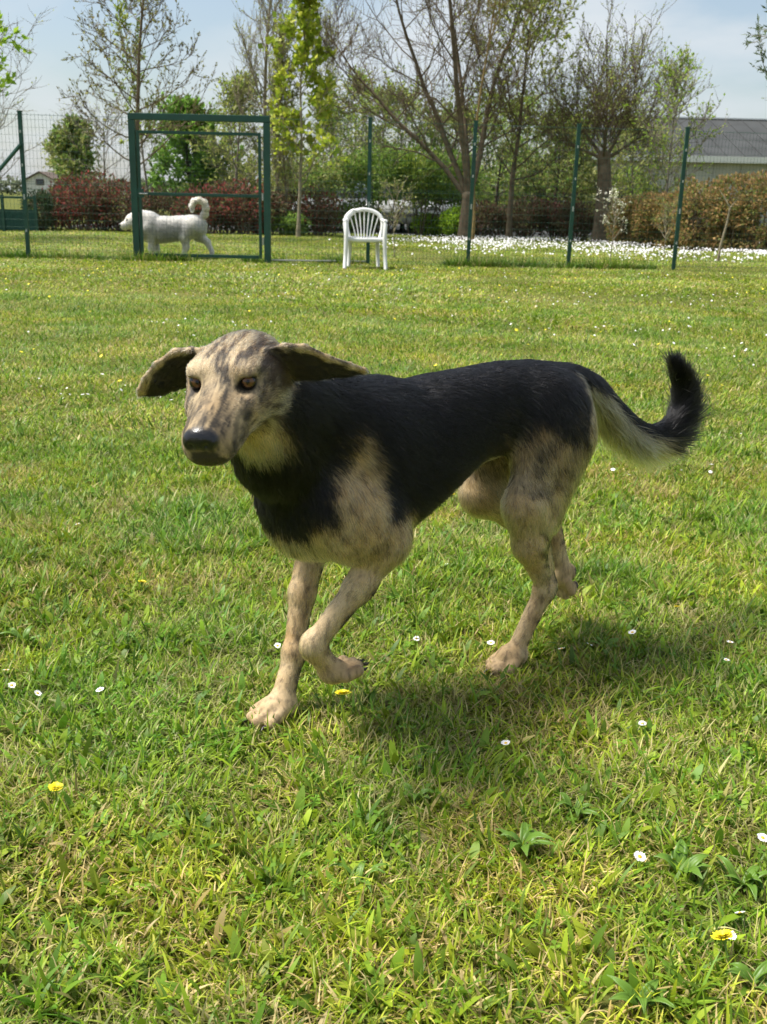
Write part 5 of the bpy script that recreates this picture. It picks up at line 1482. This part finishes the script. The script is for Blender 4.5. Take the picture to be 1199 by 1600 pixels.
# broad-leaved plantain rosettes
def leaf_green():
    m, t, b = mat_new('plantain_leaf')
    tcn = t.nodes.new('ShaderNodeTexCoord'); w = t.nodes.new('ShaderNodeTexNoise'); w.inputs['Scale'].default_value = 30
    r_ = t.nodes.new('ShaderNodeValToRGB'); r_.color_ramp.elements[0].color = (.10, .21, .022, 1); r_.color_ramp.elements[1].color = (.17, .29, .04, 1)
    t.links.new(tcn.outputs['Object'], w.inputs['Vector']); t.links.new(w.outputs['Fac'], r_.inputs[0]); t.links.new(r_.outputs[0], b.inputs['Base Color'])
    b.inputs['Roughness'].default_value = .42; b.inputs['Specular IOR Level'].default_value = .4
    o = t.nodes['Material Output']; tr = t.nodes.new('ShaderNodeBsdfTranslucent'); mx = t.nodes.new('ShaderNodeMixShader'); mx.inputs[0].default_value = .25
    t.links.new(r_.outputs[0], tr.inputs['Color']); t.links.new(b.outputs[0], mx.inputs[1]); t.links.new(tr.outputs[0], mx.inputs[2]); t.links.new(mx.outputs[0], o.inputs['Surface'])
    return m
LEAFG = leaf_green()
def plantain_mesh(L, W, curl, seed):
    V = []; F_ = []; n = 9; nu = 8; rr = random.Random(seed)
    for j in range(n+1):
        t = j/n; wv = W*math.sin(math.pi*min(1, .06+.94*t)**.75)**.9 if t < 1 else 0
        wv = max(wv, W*.06)
        ang = 1.0-curl*t; 
        x = L*(t*.9); z = L*(.42*math.sin(math.pi*min(1, t*.75))*curl)
        for i in range(nu+1):
            u = i/nu*2-1
            V.append((x, u*wv, z+.10*wv*abs(u)*2+.0016*math.cos(u*math.pi*5)*(1-.6*t)+rr.uniform(-.0006, .0006)))
    for j in range(n):
        for i in range(nu):
            q = j*(nu+1)+i; F_.append((q, q+1, q+nu+2, q+nu+1))
    return V, F_
def plantain(px, py, scale, nl, seed, label):
    p = ground_at(px, py); root = empty('plantain', (p[0], p[1], 0)); tag(root, label, 'weed', 'broad-leaved plantains in the lawn')
    rr = random.Random(seed)
    for k in range(nl):
        V, F_ = plantain_mesh(rr.uniform(.05, .085)*scale*.85, rr.uniform(.007, .012)*scale*.85, rr.uniform(.55, 1.15), seed*10+k)
        o = mesh_from('leaf', V, F_, LEAFG, root); o.location = (rr.uniform(-.006, .006), rr.uniform(-.006, .006), .006); o.rotation_euler = (rr.uniform(-.25, .25), rr.uniform(-.35, .05), k*2.4+rr.uniform(-.4, .4))
for k, (px, py, sc, nl, lab) in enumerate([(815, 1335, 1.0, 8, 'largest plantain rosette, lower right of the dog shadow'), (1065, 1372, .95, 7, 'plantain rosette at lower right left of the daisy'), (1160, 1395, .8, 6, 'plantain at the right edge in the lower part'), (895, 1275, .7, 6, 'plantain in the dog shadow above the largest one'),
                                 (650, 1255, .75, 6, 'plantain below the dog belly shadow'), (945, 1020, .75, 6, 'plantain right of the planted hind paw'), (40, 1010, .8, 6, 'plantain by the daisies at the left edge'), (565, 1385, .8, 6, 'plantain near the middle of the bottom grass'), (1000, 1575, .8, 6, 'plantain at the bottom right'), (1180, 1545, .75, 6, 'plantain in the bottom right corner')]):
    plantain(px, py, sc, nl, 300+k, lab)

# small flowers further off: nobody could count these
def specks(name, label, P, size, mat, seed, cat, tall=.5):
    r = np.random.default_rng(seed); n = len(P)
    a = np.arange(5)*2*math.pi/5
    off = np.stack([np.cos(a), np.sin(a), np.zeros(5)], 1)
    sc = size*(.6+.7*r.random(n))
    tilt = r.normal(0, .35, (n, 2))
    V = np.zeros((n, 6, 3))
    for k in range(5):
        V[:, k] = P+off[k]*sc[:, None]; V[:, k, 2] += off[k][0]*sc*tilt[:, 0]+off[k][1]*sc*tilt[:, 1]
    V[:, 5] = P+np.array([0, 0, 1])*(sc*tall)[:, None]
    i = np.arange(n)[:, None]*6
    F = np.concatenate([i+np.array([[k, (k+1) % 5, 5]]) for k in range(5)])
    o = mesh_from(name, V.reshape(-1, 3), F, mat, None, smooth=True); tag(o, label, cat, kind='stuff')
    return o
r_ = np.random.default_rng(77)
n = 26000; Y = r_.uniform(17.2, 27.5, n); X = r_.uniform(-3.4, 12, n)
Yc = 23.5-.33*np.maximum(X-2, 0)                      # the drift swings nearer towards the right
d = np.exp(-((Y-Yc)/3.3)**2)*sstep(-1.5, 3.5, X)*.8
d = d*(.10+1.7*np.clip(fbm(np.stack([X, Y*1.0, X*0], 1), 1.1, 4)-.40, 0, 1)*2.4)
k_ = r_.random(n) < d
specks('white_flowers', 'drift of small white flowers on the grass behind the fence', np.stack([X, Y, .05+.05*r_.random(n)], 1)[k_], .018, petal_white, 5, 'flowers', .9)
n = 1500; Y = r_.uniform(3.4, 15, n)**1.0; X = (r_.random(n)-.5)*(.8*Y+1.5); dd = fbm(np.stack([X, Y, X*0], 1), .8, 3); k_ = dd > .50
specks('small_daisies', 'tiny white daisies scattered over the far lawn', np.stack([X, Y, .028+.012*r_.random(n)], 1)[k_], .0075, petal_white, 6, 'flowers', .2)
n = 420; Y = r_.uniform(4.5, 14.8, n); Y = np.where(r_.random(n) < .6, r_.uniform(11, 14.8, n), Y); X = (r_.random(n)-.5)*(.8*Y+1.5)
specks('small_dandelions', 'tiny yellow dandelions scattered over the far lawn', np.stack([X, Y, .03+.01*r_.random(n)], 1), .0095, petal_yellow, 7, 'flowers', .3)
